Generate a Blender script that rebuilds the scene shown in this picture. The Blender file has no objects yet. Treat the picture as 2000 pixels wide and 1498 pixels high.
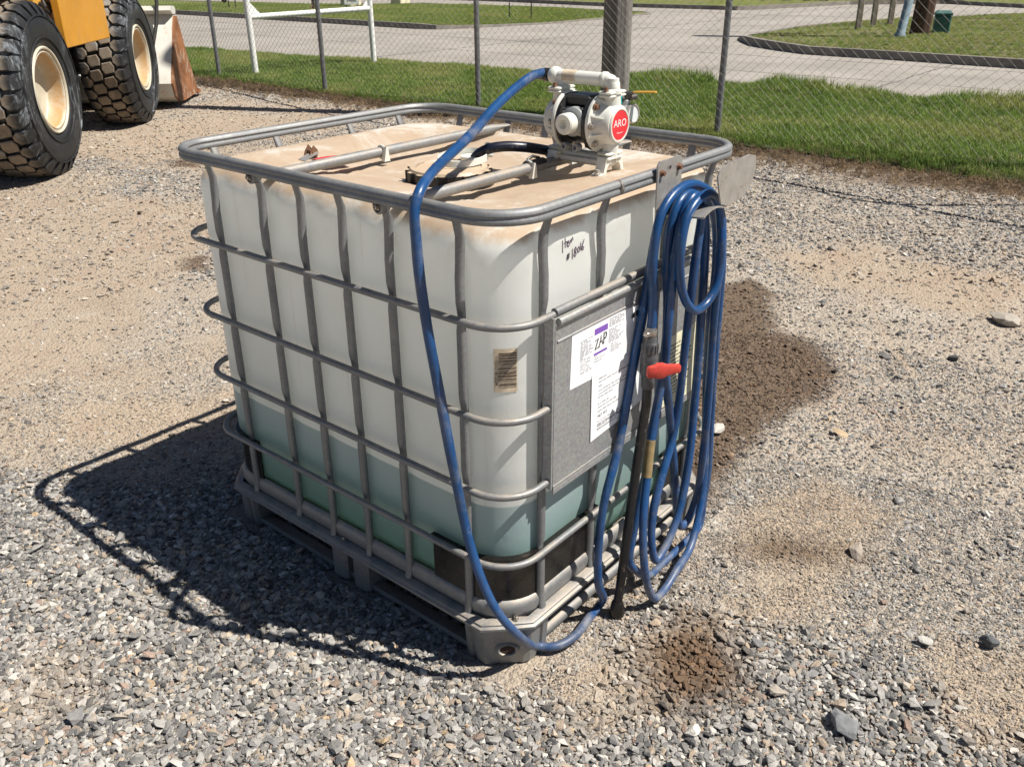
import bpy, bmesh, math, random
import numpy as np
from mathutils import Vector, Matrix, Quaternion

random.seed(7)
RNG = np.random.default_rng(11)
SC = bpy.context.scene
R_ = math.radians

# ------------------------------------------------------------------ camera, sky, sun, exposure
cam_d = bpy.data.cameras.new('camera')
cam = bpy.data.objects.new('camera', cam_d)
SC.collection.objects.link(cam)
rows = ((0.6365834, -0.77119196, -0.00495274), (-0.33845851, -0.27359982, -0.90032715), (0.69296999, 0.57480961, -0.43518559))
mw = Matrix.Identity(4)
for i in range(3):
    mw[i][0] = rows[0][i]; mw[i][1] = -rows[1][i]; mw[i][2] = -rows[2][i]
mw.translation = (-1.256, -1.054, 1.617)
cam.matrix_world = mw
cam_d.sensor_width = 36.0
cam_d.lens = 1703.37 / 2000 * 36
cam_d.clip_start = 0.05
cam_d.clip_end = 1500
SC.camera = cam

SUN = Vector((0.306, -0.57, 1.0)).normalized()
world = bpy.data.worlds.new('World')
SC.world = world
world.use_nodes = True
wn = world.node_tree
bg = wn.nodes['Background']
sky = wn.nodes.new('ShaderNodeTexSky')
sky.sky_type = 'NISHITA'
sky.sun_disc = False
sky.sun_elevation = math.asin(SUN.z)
sky.sun_rotation = math.atan2(SUN.x, SUN.y)
sky.air_density = 0.6
sky.dust_density = 0.3
wn.links.new(sky.outputs[0], bg.inputs[0])
bg.inputs[1].default_value = 0.05

sun_d = bpy.data.lights.new('sun', 'SUN')
sun_d.energy = 5.0
sun_d.angle = R_(0.5)
sun_d.color = (1.0, 0.95, 0.87)
sun = bpy.data.objects.new('sun', sun_d)
SC.collection.objects.link(sun)
sun.rotation_euler = SUN.to_track_quat('Z', 'Y').to_euler()
sun.location = (3, -6, 12)

SC.view_settings.view_transform = 'Standard'
SC.view_settings.look = 'None'
SC.view_settings.exposure = 0.56
SC.view_settings.gamma = 1.0
SC.view_settings.use_curve_mapping = False
SC.render.engine = 'CYCLES'
SC.cycles.max_bounces = 12
SC.cycles.diffuse_bounces = 6
SC.cycles.transmission_bounces = 10

# ------------------------------------------------------------------ helpers
def tag(o, label=None, cat=None, group=None, kind=None):
    if label: o['label'] = label
    if cat: o['category'] = cat
    if group: o['group'] = group
    if kind: o['kind'] = kind
    return o

def link(o, parent=None):
    SC.collection.objects.link(o)
    if parent is not None: o.parent = parent
    return o

def empty(name, loc=(0, 0, 0), rz=0):
    o = bpy.data.objects.new(name, None)
    o.empty_display_size = 0.1
    SC.collection.objects.link(o)
    o.location = loc
    o.rotation_euler = (0, 0, rz)
    return o

def frame_for(t, ref=None):
    t = t.normalized()
    a = ref if ref is not None else (Vector((0, 0, 1)) if abs(t.z) < 0.9 else Vector((1, 0, 0)))
    n = (a - t * a.dot(t)).normalized()
    return n, t.cross(n)

class MB:
    def __init__(s): s.v = []; s.f = []; s.m = []; s.mi = 0
    def add(s, vs, fs):
        b = len(s.v)
        s.v += [tuple(v) for v in vs]
        s.f += [tuple(i + b for i in f) for f in fs]
        s.m += [s.mi] * len(fs)
    def box(s, lo, hi, bev=0.0):
        x0, y0, z0 = lo; x1, y1, z1 = hi
        if bev <= 0:
            s.add([(x0,y0,z0),(x1,y0,z0),(x1,y1,z0),(x0,y1,z0),(x0,y0,z1),(x1,y0,z1),(x1,y1,z1),(x0,y1,z1)],
                  [(3,2,1,0),(4,5,6,7),(0,1,5,4),(1,2,6,5),(2,3,7,6),(3,0,4,7)])
        else:
            pts = [(x0+bev,y0),(x1-bev,y0),(x1,y0+bev),(x1,y1-bev),(x1-bev,y1),(x0+bev,y1),(x0,y1-bev),(x0,y0+bev)]
            cx, cy = (x0+x1)/2, (y0+y1)/2
            fx = lambda p: (p[0]+(-bev if p[0] > cx else bev), p[1]+(-bev if p[1] > cy else bev))
            rings = [([fx(p) for p in pts], z0), (pts, z0+bev), (pts, z1-bev), ([fx(p) for p in pts], z1)]
            s.loft([[(p[0], p[1], z) for p in r] for r, z in rings])
    def loft(s, rings, closed=True, caps=True):
        n = len(rings[0]); vs = [p for r in rings for p in r]; fs = []
        for i in range(len(rings)-1):
            for j in range(n if closed else n-1):
                k = (j+1) % n
                fs.append((i*n+j, i*n+k, (i+1)*n+k, (i+1)*n+j))
        if caps:
            fs.append(tuple(range(n-1, -1, -1)))
            fs.append(tuple((len(rings)-1)*n + j for j in range(n)))
        s.add(vs, fs)
    def tube(s, path, r, n=10, closed=False, caps=True, flat=None, rf=None):
        P = [Vector(p) for p in path]; m = len(P)
        tang = []
        for i in range(m):
            a = P[(i-1) % m] if (closed or i > 0) else P[i]
            b = P[(i+1) % m] if (closed or i < m-1) else P[i]
            d = b - a
            tang.append(d.normalized() if d.length > 1e-9 else Vector((0, 0, 1)))
        nrm, _ = frame_for(tang[0]); rings = []
        for i in range(m):
            if i > 0:
                q = tang[i-1].rotation_difference(tang[i]); nrm = q @ nrm
                nrm = (nrm - tang[i]*nrm.dot(tang[i])).normalized()
            b = tang[i].cross(nrm)
            rr = r * (rf(i/(m-1)) if rf else 1.0)
            f = flat if flat else 1.0
            rings.append([P[i] + nrm*(math.cos(2*math.pi*k/n)*rr) + b*(math.sin(2*math.pi*k/n)*rr*f) for k in range(n)])
        if closed:
            rings.append(rings[0]); s.loft(rings, caps=False)
        else:
            s.loft(rings, caps=caps)
    def cyl(s, p0, p1, r0, r1=None, n=20, caps=True):
        p0 = Vector(p0); p1 = Vector(p1); r1 = r0 if r1 is None else r1
        a, b = frame_for(p1 - p0)
        s.loft([[p + a*(math.cos(2*math.pi*k/n)*r) + b*(math.sin(2*math.pi*k/n)*r) for k in range(n)] for p, r in ((p0, r0), (p1, r1))], caps=caps)
    def lathe(s, org, axis, prof, n=32, a0=0.0, closed_ends=True):
        org = Vector(org); ax = Vector(axis).normalized(); a, b = frame_for(ax)
        rings = []
        for r, h in prof:
            rings.append([org + ax*h + a*(math.cos(a0+2*math.pi*k/n)*r) + b*(math.sin(a0+2*math.pi*k/n)*r) for k in range(n)])
        s.loft(rings, caps=closed_ends)
    def sphere(s, c, r, n=16, m=10, sc=(1, 1, 1)):
        rings = []
        for i in range(m+1):
            t = math.pi*i/m; t = min(max(t, 0.04), math.pi-0.04)
            rings.append([(c[0]+r*sc[0]*math.sin(t)*math.cos(2*math.pi*k/n), c[1]+r*sc[1]*math.sin(t)*math.sin(2*math.pi*k/n), c[2]-r*sc[2]*math.cos(t)) for k in range(n)])
        s.loft(rings)
    def prism(s, poly, h0, h1, fn):
        """poly in 2d, fn(a,b,h)->xyz"""
        s.loft([[fn(a, b, h) for a, b in poly] for h in (h0, h1)])
    def build(s, name, mats, parent=None, smooth=35, fix=True):
        me = bpy.data.meshes.new(name)
        me.from_pydata([tuple(v) for v in s.v], [], s.f)
        if not isinstance(mats, (list, tuple)): mats = [mats]
        for m_ in mats: me.materials.append(m_)
        if len(mats) > 1: me.polygons.foreach_set('material_index', s.m)
        if fix:
            bm = bmesh.new(); bm.from_mesh(me)
            bmesh.ops.recalc_face_normals(bm, faces=bm.faces)
            bm.to_mesh(me); bm.free()
        if smooth:
            me.polygons.foreach_set('use_smooth', [True]*len(me.polygons))
            try: me.set_sharp_from_angle(angle=R_(smooth))
            except Exception: pass
        me.update()
        o = bpy.data.objects.new(name, me)
        return link(o, parent)

def catmull(pts, sub=6):
    P = [Vector(p) for p in pts]; out = []
    for i in range(len(P)-1):
        p0 = P[max(i-1, 0)]; p1 = P[i]; p2 = P[i+1]; p3 = P[min(i+2, len(P)-1)]
        t01 = max((p1-p0).length, 1e-4)**.5; t12 = max((p2-p1).length, 1e-4)**.5; t23 = max((p3-p2).length, 1e-4)**.5
        m1 = ((p1-p0)/t01 - (p2-p0)/(t01+t12) + (p2-p1)/t12)*t12 if i > 0 else (p2-p1)
        m2 = ((p2-p1)/t12 - (p3-p1)/(t12+t23) + (p3-p2)/t23)*t12 if i < len(P)-2 else (p2-p1)
        for k in range(sub):
            t = k/sub; t2 = t*t; t3 = t2*t
            out.append(p1*(2*t3-3*t2+1) + m1*(t3-2*t2+t) + p2*(-2*t3+3*t2) + m2*(t3-t2))
    out.append(P[-1])
    return out

def text_mesh(txt, size, bold=False):
    cu = bpy.data.curves.new('lettering', 'FONT')
    cu.body = txt; cu.size = size; cu.align_x = 'CENTER'; cu.align_y = 'CENTER'
    cu.offset = size*0.02 if bold else 0
    cu.resolution_u = 3
    ob = bpy.data.objects.new('lettering', cu)
    SC.collection.objects.link(ob)
    dg = bpy.context.evaluated_depsgraph_get(); dg.update()
    me = bpy.data.meshes.new_from_object(ob.evaluated_get(dg))
    bpy.data.objects.remove(ob); bpy.data.curves.remove(cu)
    vs = [tuple(v.co) for v in me.vertices]; fs = [tuple(p.vertices) for p in me.polygons]
    bpy.data.meshes.remove(me)
    return vs, fs

def place_text(mb, txt, size, org, right, up, bold=False, sx=1.0):
    vs, fs = text_mesh(txt, size, bold)
    o = Vector(org); r = Vector(right).normalized(); u = Vector(up).normalized()
    mb.add([o + r*v[0]*sx + u*v[1] for v in vs], fs)

# ------------------------------------------------------------------ materials
def newmat(name):
    m = bpy.data.materials.new(name); m.use_nodes = True
    nt = m.node_tree; b = nt.nodes['Principled BSDF']
    return m, nt, b

def N(nt, t, **kw):
    n = nt.nodes.new(t)
    for k, v in kw.items(): setattr(n, k, v)
    return n

def noise(nt, scale, detail=4, rough=.6, vec=None, dist=0):
    n = N(nt, 'ShaderNodeTexNoise'); n.inputs['Scale'].default_value = scale
    n.inputs['Detail'].default_value = detail; n.inputs['Roughness'].default_value = rough
    n.inputs['Distortion'].default_value = dist
    if vec is not None: nt.links.new(vec, n.inputs['Vector'])
    return n.outputs['Fac']

def ramp(nt, fac, stops, interp='LINEAR'):
    r = N(nt, 'ShaderNodeValToRGB'); e = r.color_ramp.elements; r.color_ramp.interpolation = interp
    while len(e) < len(stops): e.new(0.5)
    for i, (p, c) in enumerate(stops):
        e[i].position = p; e[i].color = (*c, 1) if len(c) == 3 else c
    nt.links.new(fac, r.inputs[0])
    return r.outputs[0]

def mixc(nt, fac, a, b, mode='MIX'):
    m = N(nt, 'ShaderNodeMix', data_type='RGBA', blend_type=mode)
    for sock, v in ((m.inputs[0], fac), (m.inputs[6], a), (m.inputs[7], b)):
        if isinstance(v, (int, float)): sock.default_value = v
        elif isinstance(v, (tuple, list)): sock.default_value = (*v, 1) if len(v) == 3 else v
        else: nt.links.new(v, sock)
    return m.outputs[2]

def math_(nt, op, a, b=0.0, c=0.0, clamp=False):
    m = N(nt, 'ShaderNodeMath', operation=op); m.use_clamp = clamp
    for i, v in enumerate((a, b, c)):
        if isinstance(v, (int, float)): m.inputs[i].default_value = v
        else: nt.links.new(v, m.inputs[i])
    return m.outputs[0]

def maprange(nt, v, a, b, c=0.0, d=1.0):
    m = N(nt, 'ShaderNodeMapRange'); m.interpolation_type = 'SMOOTHSTEP'
    nt.links.new(v, m.inputs[0])
    for i, x in enumerate((a, b, c, d)): m.inputs[i+1].default_value = x
    return m.outputs[0]

def bump(nt, b, h, strength=.3, dist=.01, prev=None):
    n = N(nt, 'ShaderNodeBump'); n.inputs['Strength'].default_value = strength; n.inputs['Distance'].default_value = dist
    nt.links.new(h, n.inputs['Height'])
    if prev is not None: nt.links.new(prev, n.inputs['Normal'])
    nt.links.new(n.outputs[0], b.inputs['Normal'])
    return n.outputs[0]

def pos(nt): return N(nt, 'ShaderNodeNewGeometry').outputs['Position']
def objc(nt): return N(nt, 'ShaderNodeTexCoord').outputs['Object']
def xyz(nt, v):
    s = N(nt, 'ShaderNodeSeparateXYZ'); nt.links.new(v, s.inputs[0]); return s.outputs

def simple(name, col, rough=.5, metal=0.0, var=.25, scale=8.0, dirt=None, dirt_amt=.0, bmp=0.0, bscale=60, coord='pos', spec=.5):
    m, nt, b = newmat(name)
    vec = pos(nt) if coord == 'pos' else objc(nt)
    n1 = noise(nt, scale, 6, .65, vec)
    lo = tuple(c*(1-var) for c in col); hi = tuple(min(1, c*(1+var)) for c in col)
    c = ramp(nt, n1, [(.3, lo), (.7, hi)])
    if dirt:
        n2 = noise(nt, scale*2.3, 7, .7, vec, .4)
        k = maprange(nt, n2, .62-dirt_amt*.35, .78-dirt_amt*.2)
        c = mixc(nt, k, c, dirt)
    nt.links.new(c, b.inputs['Base Color'])
    n3 = noise(nt, scale*3, 3, .6, vec)
    nt.links.new(maprange(nt, n3, .2, .8, max(0, rough-.1), min(1, rough+.12)), b.inputs['Roughness'])
    b.inputs['Metallic'].default_value = metal
    b.inputs['Specular IOR Level'].default_value = spec
    if bmp > 0: bump(nt, b, noise(nt, bscale, 5, .6, vec), bmp, .01)
    return m

M = {}
def galvanized(name, base, dust, dust_amt, mottle=.12):
    m, nt, b = newmat(name); p = pos(nt)
    v = N(nt, 'ShaderNodeTexVoronoi'); v.inputs['Scale'].default_value = 160; nt.links.new(p, v.inputs['Vector'])
    c = mixc(nt, mottle, base, v.outputs['Color'], 'OVERLAY')
    bw = N(nt, 'ShaderNodeRGBToBW'); nt.links.new(c, bw.inputs[0])
    tint = mixc(nt, .75, c, bw.outputs[0])
    n1 = noise(nt, 9, 6, .7, p)
    tint = mixc(nt, maprange(nt, n1, .4, .75, 0, .3), tint, tuple(x*.6 for x in base))
    rk = math_(nt, 'MULTIPLY', maprange(nt, noise(nt, 34, 6, .8, p, .4), .66, .76), .7)
    tint = mixc(nt, rk, tint, (.16, .085, .045))
    # dust settles on faces that look up
    nz = xyz(nt, N(nt, 'ShaderNodeNewGeometry').outputs['Normal'])[2]
    up = math_(nt, 'MULTIPLY', maprange(nt, nz, .1, .9), maprange(nt, noise(nt, 14, 5, .7, p), .35, .6))
    k = math_(nt, 'MULTIPLY', up, dust_amt)
    c2 = mixc(nt, k, tint, dust)
    nt.links.new(c2, b.inputs['Base Color'])
    nt.links.new(math_(nt, 'SUBTRACT', .55, math_(nt, 'MULTIPLY', k, .55), clamp=True), b.inputs['Metallic'])
    nt.links.new(maprange(nt, n1, .2, .8, .46, .66), b.inputs['Roughness'])
    bump(nt, b, noise(nt, 120, 3, .6, p), .08, .004)
    return m
M['galv'] = galvanized('galvanized_steel', (.235, .255, .265), (.40, .335, .26), .6)
M['galv_rail'] = galvanized('rail_steel', (.235, .26, .272), (.36, .33, .28), .3)
M['galv_sheet'] = galvanized('galvanized_sheet', (.36, .375, .375), (.42, .36, .28), .5, .2)
M['galv_pallet'] = galvanized('pallet_steel', (.25, .265, .27), (.40, .335, .26), .7)

def tank_material():
    m, nt, b = newmat('translucent_white_plastic'); p = pos(nt); s = xyz(nt, p)
    g = N(nt, 'ShaderNodeNewGeometry'); nz = xyz(nt, g.outputs['Normal'])[2]
    wob = noise(nt, 3.0, 2, .5, p)
    z = math_(nt, 'ADD', s[2], math_(nt, 'MULTIPLY', math_(nt, 'SUBTRACT', wob, .5), .008))
    white = mixc(nt, maprange(nt, noise(nt, 5, 5, .6, p), .35, .7), (.89, .90, .875), (.86, .865, .83))
    sc_ = N(nt, 'ShaderNodeMapping'); sc_.inputs['Scale'].default_value = (14, 14, 60); nt.links.new(p, sc_.inputs[0])
    scuff = math_(nt, 'MULTIPLY', maprange(nt, noise(nt, 1.0, 6, .8, sc_.outputs[0]), .66, .74), maprange(nt, noise(nt, 2.5, 3, .6, p), .5, .65))
    white = mixc(nt, math_(nt, 'MULTIPLY', scuff, .35), white, (.45, .40, .33))
    # faint vertical streaks of grime running down the walls
    mp = N(nt, 'ShaderNodeMapping'); mp.inputs['Scale'].default_value = (30, 30, 1.2); nt.links.new(p, mp.inputs[0])
    streak = maprange(nt, noise(nt, 1.0, 5, .7, mp.outputs[0]), .56, .8)
    white = mixc(nt, math_(nt, 'MULTIPLY', streak, .38), white, (.52, .44, .32))
    liq = ramp(nt, maprange(nt, z, .16, .46), [(0, (.15, .285, .235)), (.4, (.23, .355, .33)), (.85, (.34, .45, .45)), (1, (.40, .49, .49))])
    lev = maprange(nt, z, .452, .458)
    c = mixc(nt, lev, liq, white)
    # pale scum line just above the liquid
    # red dust on the top and shoulders
    fine = noise(nt, 16, 8, .7, p, .3)
    cover = maprange(nt, math_(nt, 'ADD', nz, math_(nt, 'MULTIPLY', math_(nt, 'SUBTRACT', fine, .5), .7)), .25, .75)
    hi = maprange(nt, s[2], 1.055, 1.10)
    dn = ramp(nt, noise(nt, 3.6, 9, .74, p, .6), [(.30, (.64, .54, .42)), (.42, (.53, .375, .245)), (.52, (.58, .44, .31)), (.62, (.74, .68, .60))])
    k = math_(nt, 'MULTIPLY', math_(nt, 'MULTIPLY', cover, hi), .93)
    c = mixc(nt, k, c, dn)
    # smudges of dust below the shoulder
    sm = math_(nt, 'MULTIPLY', maprange(nt, s[2], .98, 1.09), maprange(nt, noise(nt, 9, 6, .75, p, .6), .5, .72))
    c = mixc(nt, math_(nt, 'MULTIPLY', sm, .22), c, (.60, .47, .33))
    nt.links.new(c, b.inputs['Base Color'])
    b.inputs['Roughness'].default_value = .42
    nt.links.new(math_(nt, 'ADD', .4, math_(nt, 'MULTIPLY', k, .5), clamp=True), b.inputs['Roughness'])
    bump(nt, b, noise(nt, 14, 3, .5, p), .12, .02)
    tr = N(nt, 'ShaderNodeBsdfTranslucent'); nt.links.new(c, tr.inputs[0])
    mx = N(nt, 'ShaderNodeMixShader'); nt.links.new(math_(nt, 'SUBTRACT', math_(nt, 'ADD', .34, math_(nt, 'MULTIPLY', lev, .18)), math_(nt, 'MULTIPLY', k, .22)), mx.inputs[0])
    out = nt.nodes['Material Output']
    nt.links.new(b.outputs[0], mx.inputs[1]); nt.links.new(tr.outputs[0], mx.inputs[2]); nt.links.new(mx.outputs[0], out.inputs[0])
    return m
M['tank'] = tank_material()

def pump_plastic():
    m, nt, b = newmat('milky_polypropylene'); p = pos(nt)
    c = ramp(nt, noise(nt, 18, 6, .65, p), [(.3, (.80, .80, .72)), (.6, (.87, .87, .81)), (.85, (.78, .73, .62))])
    nt.links.new(c, b.inputs['Base Color'])
    b.inputs['Roughness'].default_value = .38
    tr = N(nt, 'ShaderNodeBsdfTranslucent'); nt.links.new(c, tr.inputs[0])
    mx = N(nt, 'ShaderNodeMixShader'); mx.inputs[0].default_value = .22
    out = nt.nodes['Material Output']
    nt.links.new(b.outputs[0], mx.inputs[1]); nt.links.new(tr.outputs[0], mx.inputs[2]); nt.links.new(mx.outputs[0], out.inputs[0])
    return m
M['milky'] = pump_plastic()
M['black'] = simple('black_plastic', (.018, .018, .019), .38, var=.3, scale=20, dirt=(.12, .10, .08), dirt_amt=.2)
M['guard'] = simple('black_guard_plastic', (.012, .0105, .0095), .32, var=.3, scale=12, dirt=(.05, .038, .028), dirt_amt=.12)
M['grey_plastic'] = simple('grey_plastic', (.30, .31, .31), .5, scale=25)
M['red'] = simple('red_badge', (.72, .035, .045), .35, var=.08)
M['white_paint'] = simple('white_paint', (.80, .80, .77), .45, var=.06, scale=10, dirt=(.45, .33, .22), dirt_amt=.1)
M['white'] = simple('white_print', (.85, .85, .84), .5, var=.02)
M['red_handle'] = simple('red_handle_plastic', (.54, .052, .036), .45, var=.2, scale=30, dirt=(.75, .45, .36), dirt_amt=.1)
M['yellow'] = simple('yellow_handle', (.80, .42, .05), .45, var=.1)
M['steel'] = simple('stainless_bolt', (.42, .38, .33), .35, metal=.8, var=.3, scale=60)
M['rust'] = simple('rusty_bolt', (.17, .085, .045), .7, var=.4, scale=80)
M['brass'] = simple('brass', (.45, .33, .14), .35, metal=.8)
M['glass'] = simple('gauge_face', (.62, .66, .66), .12, var=.06)
M['teal'] = simple('teal_plastic', (.03, .38, .36), .4)
M['dark_metal'] = simple('dark_metal', (.06, .055, .05), .45, metal=.4, var=.4, scale=30)
M['aluminium'] = simple('brushed_aluminium', (.46, .44, .41), .42, metal=.55, var=.15, scale=26, dirt=(.30, .24, .19), dirt_amt=.25)
M['paper'] = simple('white_paper', (.84, .85, .86), .6, var=.025, scale=6)
M['old_paper'] = simple('yellowed_paper', (.62, .52, .38), .7, var=.18, scale=40, dirt=(.36, .25, .15), dirt_amt=.25)
M['ink'] = simple('black_ink', (.03, .028, .03), .6, var=.2)
M['faint_ink'] = simple('grey_ink', (.30, .30, .32), .6, var=.2)
M['marker'] = simple('purple_black_marker', (.045, .015, .05), .5, var=.3, scale=60)
M['purple'] = simple('purple_print', (.20, .09, .42), .55, var=.08)
M['barcode_ink'] = simple('worn_barcode_ink', (.09, .06, .04), .7, var=.3, scale=60, dirt=(.38, .29, .19), dirt_amt=.35)
M['grime_hole'] = simple('rusty_hollow', (.035, .018, .012), .9)
M['cord'] = simple('black_cable', (.02, .02, .02), .6)

def hose_material(name, base, dark, dust, amt):
    m, nt, b = newmat(name); p = pos(nt)
    c = mixc(nt, maprange(nt, noise(nt, 7, 6, .7, p), .4, .7), base, dark)
    k1 = maprange(nt, noise(nt, 5.5, 6, .75, p, .4), .56-amt*.1, .75)
    z = xyz(nt, p)[2]
    low = maprange(nt, z, .02, .45, .30, 0.0)
    k = math_(nt, 'ADD', math_(nt, 'MULTIPLY', k1, amt), math_(nt, 'MULTIPLY', low, maprange(nt, noise(nt, 16, 5, .7, p), .35, .62)), clamp=True)
    c = mixc(nt, k, c, dust)
    c = mixc(nt, math_(nt, 'MULTIPLY', maprange(nt, noise(nt, 45, 5, .8, p), .60, .70), .45), c, dust)
    nt.links.new(c, b.inputs['Base Color'])
    nt.links.new(math_(nt, 'ADD', .34, math_(nt, 'MULTIPLY', k, .4)), b.inputs['Roughness'])
    bump(nt, b, noise(nt, 150, 3, .6, p), .1, .003)
    return m
M['hose'] = hose_material('blue_rubber', (.009, .062, .19), (.006, .040, .12), (.22, .215, .21), .7)
M['hose_dark'] = hose_material('dark_rubber', (.010, .013, .030), (.008, .010, .02), (.25, .21, .17), .25)
M['wand'] = simple('black_pipe', (.012, .012, .013), .33, var=.3, scale=20, dirt=(.14, .11, .09), dirt_amt=.2)
M['valve'] = simple('dark_grey_pvc', (.065, .066, .07), .45, var=.25, scale=30, dirt=(.24, .20, .16), dirt_amt=.25)
M['label_yellow'] = simple('pale_yellow_label', (.74, .70, .50), .6, var=.1, scale=40)

# ------------------------------------------------------------------ ground, with its patches of dirt, damp and coarse stone
def inside(px, py, poly):
    c = np.zeros(px.shape, bool); n = len(poly); j = n-1
    for i in range(n):
        xi, yi = poly[i]; xj, yj = poly[j]
        hit = ((yi > py) != (yj > py)) & (px < (xj-xi)*(py-yi)/(yj-yi+1e-12)+xi)
        c ^= hit; j = i
    return c

def sdist(px, py, poly):
    d = np.full(px.shape, 1e9)
    n = len(poly)
    for i in range(n):
        ax, ay = poly[i]; bx, by = poly[(i+1) % n]
        vx, vy = bx-ax, by-ay
        t = np.clip(((px-ax)*vx+(py-ay)*vy)/(vx*vx+vy*vy+1e-12), 0, 1)
        d = np.minimum(d, np.hypot(px-ax-t*vx, py-ay-t*vy))
    return np.where(inside(px, py, poly), d, -d)

_vn = {}
def vnoise(x, y, s, seed):
    """smooth value noise, numpy"""
    if seed not in _vn: _vn[seed] = np.random.default_rng(seed).random((256, 256))
    T = _vn[seed]
    u = x/s; v = y/s
    iu = np.floor(u).astype(int); iv = np.floor(v).astype(int); fu = u-iu; fv = v-iv
    fu = fu*fu*(3-2*fu); fv = fv*fv*(3-2*fv)
    g = lambda a, b: T[a % 256, b % 256]
    return (g(iu, iv)*(1-fu)+g(iu+1, iv)*fu)*(1-fv)+(g(iu, iv+1)*(1-fu)+g(iu+1, iv+1)*fu)*fv
def fbm(x, y, s, seed):
    return .5*vnoise(x, y, s, seed)+.28*vnoise(x, y, s*.47, seed+1)+.22*vnoise(x, y, s*.21, seed+2)

DAMP = [[(2.94,1.03),(3.26,0.91),(3.07,0.67),(2.60,0.49),(2.61,0.28),(2.39,0.08),(2.04,0.03),(1.69,0.03),(1.30,0.03),(1.03,0.00),(0.9,0.5),(1.6,1.1)],
        [(0.49,-0.20),(0.53,-0.29),(0.46,-0.40),(0.31,-0.43),(0.20,-0.37),(0.22,-0.27),(0.30,-0.18)],
        [(0.84,-0.08),(1.02,-0.22),(1.17,-0.49),(1.05,-0.57),(0.92,-0.42),(0.78,-0.25)],
        [(1.42,3.82),(1.62,3.74),(1.36,3.34),(1.26,3.55)], [(2.93,6.58),(3.20,6.39),(2.98,5.95),(2.74,6.26)]]
DAMP_W = [1.0, .92, .55, .75, .65]
COARSE = [[(-0.9,2.75),(-0.33,2.15),(-0.25,1.85),(-0.10,1.56),(0.25,1.33),(0.5,1.2),(0.9,1.1),(0.9,0.1),(0.1,0.1),(-0.02,0.03),(0.02,-0.08),(0.08,-0.20),(-0.10,-0.50),(-1.0,-.3),(-2.2,1.0),(-2.2,2.4)],
          [(-0.21,-0.29),(0.07,-0.27),(0.13,-0.24),(0.24,-0.10),(0.54,-0.10),(0.63,-0.36),(0.58,-0.47),(0.68,-0.67),(0.61,-0.78),(0.50,-0.92),(0.56,-1.05),(0.62,-1.4),(0.2,-1.5),(-0.8,-0.6)]]
DIRT = [[(1.26,8.06),(1.89,6.32),(2.29,4.75),(1.77,3.91),(0.69,2.86),(0.05,2.56),(-0.38,2.47),(-1.2,3.18),(-3,6),(-1,9)],
        [(-0.07,2.48),(0.26,2.31),(0.55,1.95),(0.8,1.7),(0.4,1.55),(0.2,1.60),(-0.05,1.82),(-0.26,2.06)],
        [(4.59,8.66),(5.82,7.71),(5.37,6.48),(4.47,6.75),(2.6,6.4),(2.4,8.5),(3.6,8.9)],
        [(3.77,1.05),(4.38,0.63),(4.21,-0.29),(3.84,-0.60),(3.43,-0.21),(3.32,0.55)],
        [(0.04,-0.02),(0.32,-0.10),(0.69,-0.29),(1.02,-0.08),(1.52,-0.18),(1.36,-0.50),(0.73,-0.50),(0.54,-0.37),(0.11,-0.31),(-0.04,-0.24)],
        [(0.82,-0.78),(1.05,-1.06),(0.62,-1.13),(0.52,-0.94)],
        [(-0.71,1.07),(-0.63,0.96),(-0.68,0.78),(-0.83,0.78),(-0.91,0.92)],
        [(3.50,0.38),(2.90,0.07),(2.46,-0.22),(2.15,-0.50),(1.92,-0.80),(1.86,-.84),(2.10,-.55),(2.42,-.28),(2.86,0.01),(3.46,0.32)]]
DIRT_W = [.62, .8, .65, .7, .75, .7, .6, .75]

def masks(x, y):
    w = (fbm(x, y, .35, 3)-.5)*.5
    damp = np.zeros(x.shape); coarse = np.zeros(x.shape); dirt = np.zeros(x.shape)
    for P, k in zip(DAMP, DAMP_W):
        damp = np.maximum(damp, k*np.clip((sdist(x, y, P)+w*.45)/.20+.40, 0, 1))
    for P in COARSE:
        coarse = np.maximum(coarse, np.clip((sdist(x, y, P)+w*.5)/.12+.3, 0, 1))
    for i, (P, k) in enumerate(zip(DIRT, DIRT_W)):
        sc = .25 if i < 4 else (.1 if i < 7 else .02)
        dirt = np.maximum(dirt, k*np.clip((sdist(x, y, P)+w*(1.0 if i < 4 else .3 if i < 7 else .06))/sc+.4, 0, 1))
    dirt = np.maximum(dirt, .55*np.clip((fbm(x, y, 1.3, 21)-.5)*6, 0, 1)*(1-coarse))
    edge = np.clip((x-5.72+w*2.6-.02*y)/.75, 0, 1)
    return damp, coarse, dirt, edge

def ground_z(x, y):
    return (fbm(x, y, .5, 40)-.5)*.022 + (fbm(x, y, .11, 50)-.5)*.010 - .012

fx = np.concatenate([[-260, -120, -50, -20, -10, -6, -4], np.arange(-3, 7.6, .04), [7.7, 8.5, 10, 14, 20, 40, 80, 160, 300]])
fy = np.concatenate([[-260, -120, -50, -20, -10, -6, -4], np.arange(-3, 13, .05), [13.5, 14.5, 16, 20, 30, 50, 90, 160, 300]])
GX, GY = np.meshgrid(fx, fy, indexing='ij')
near = ((GX > -3.2) & (GX < 7.6) & (GY > -3.2) & (GY < 13.1))
GZ = np.where(near, ground_z(GX, GY), -.012)
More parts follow.
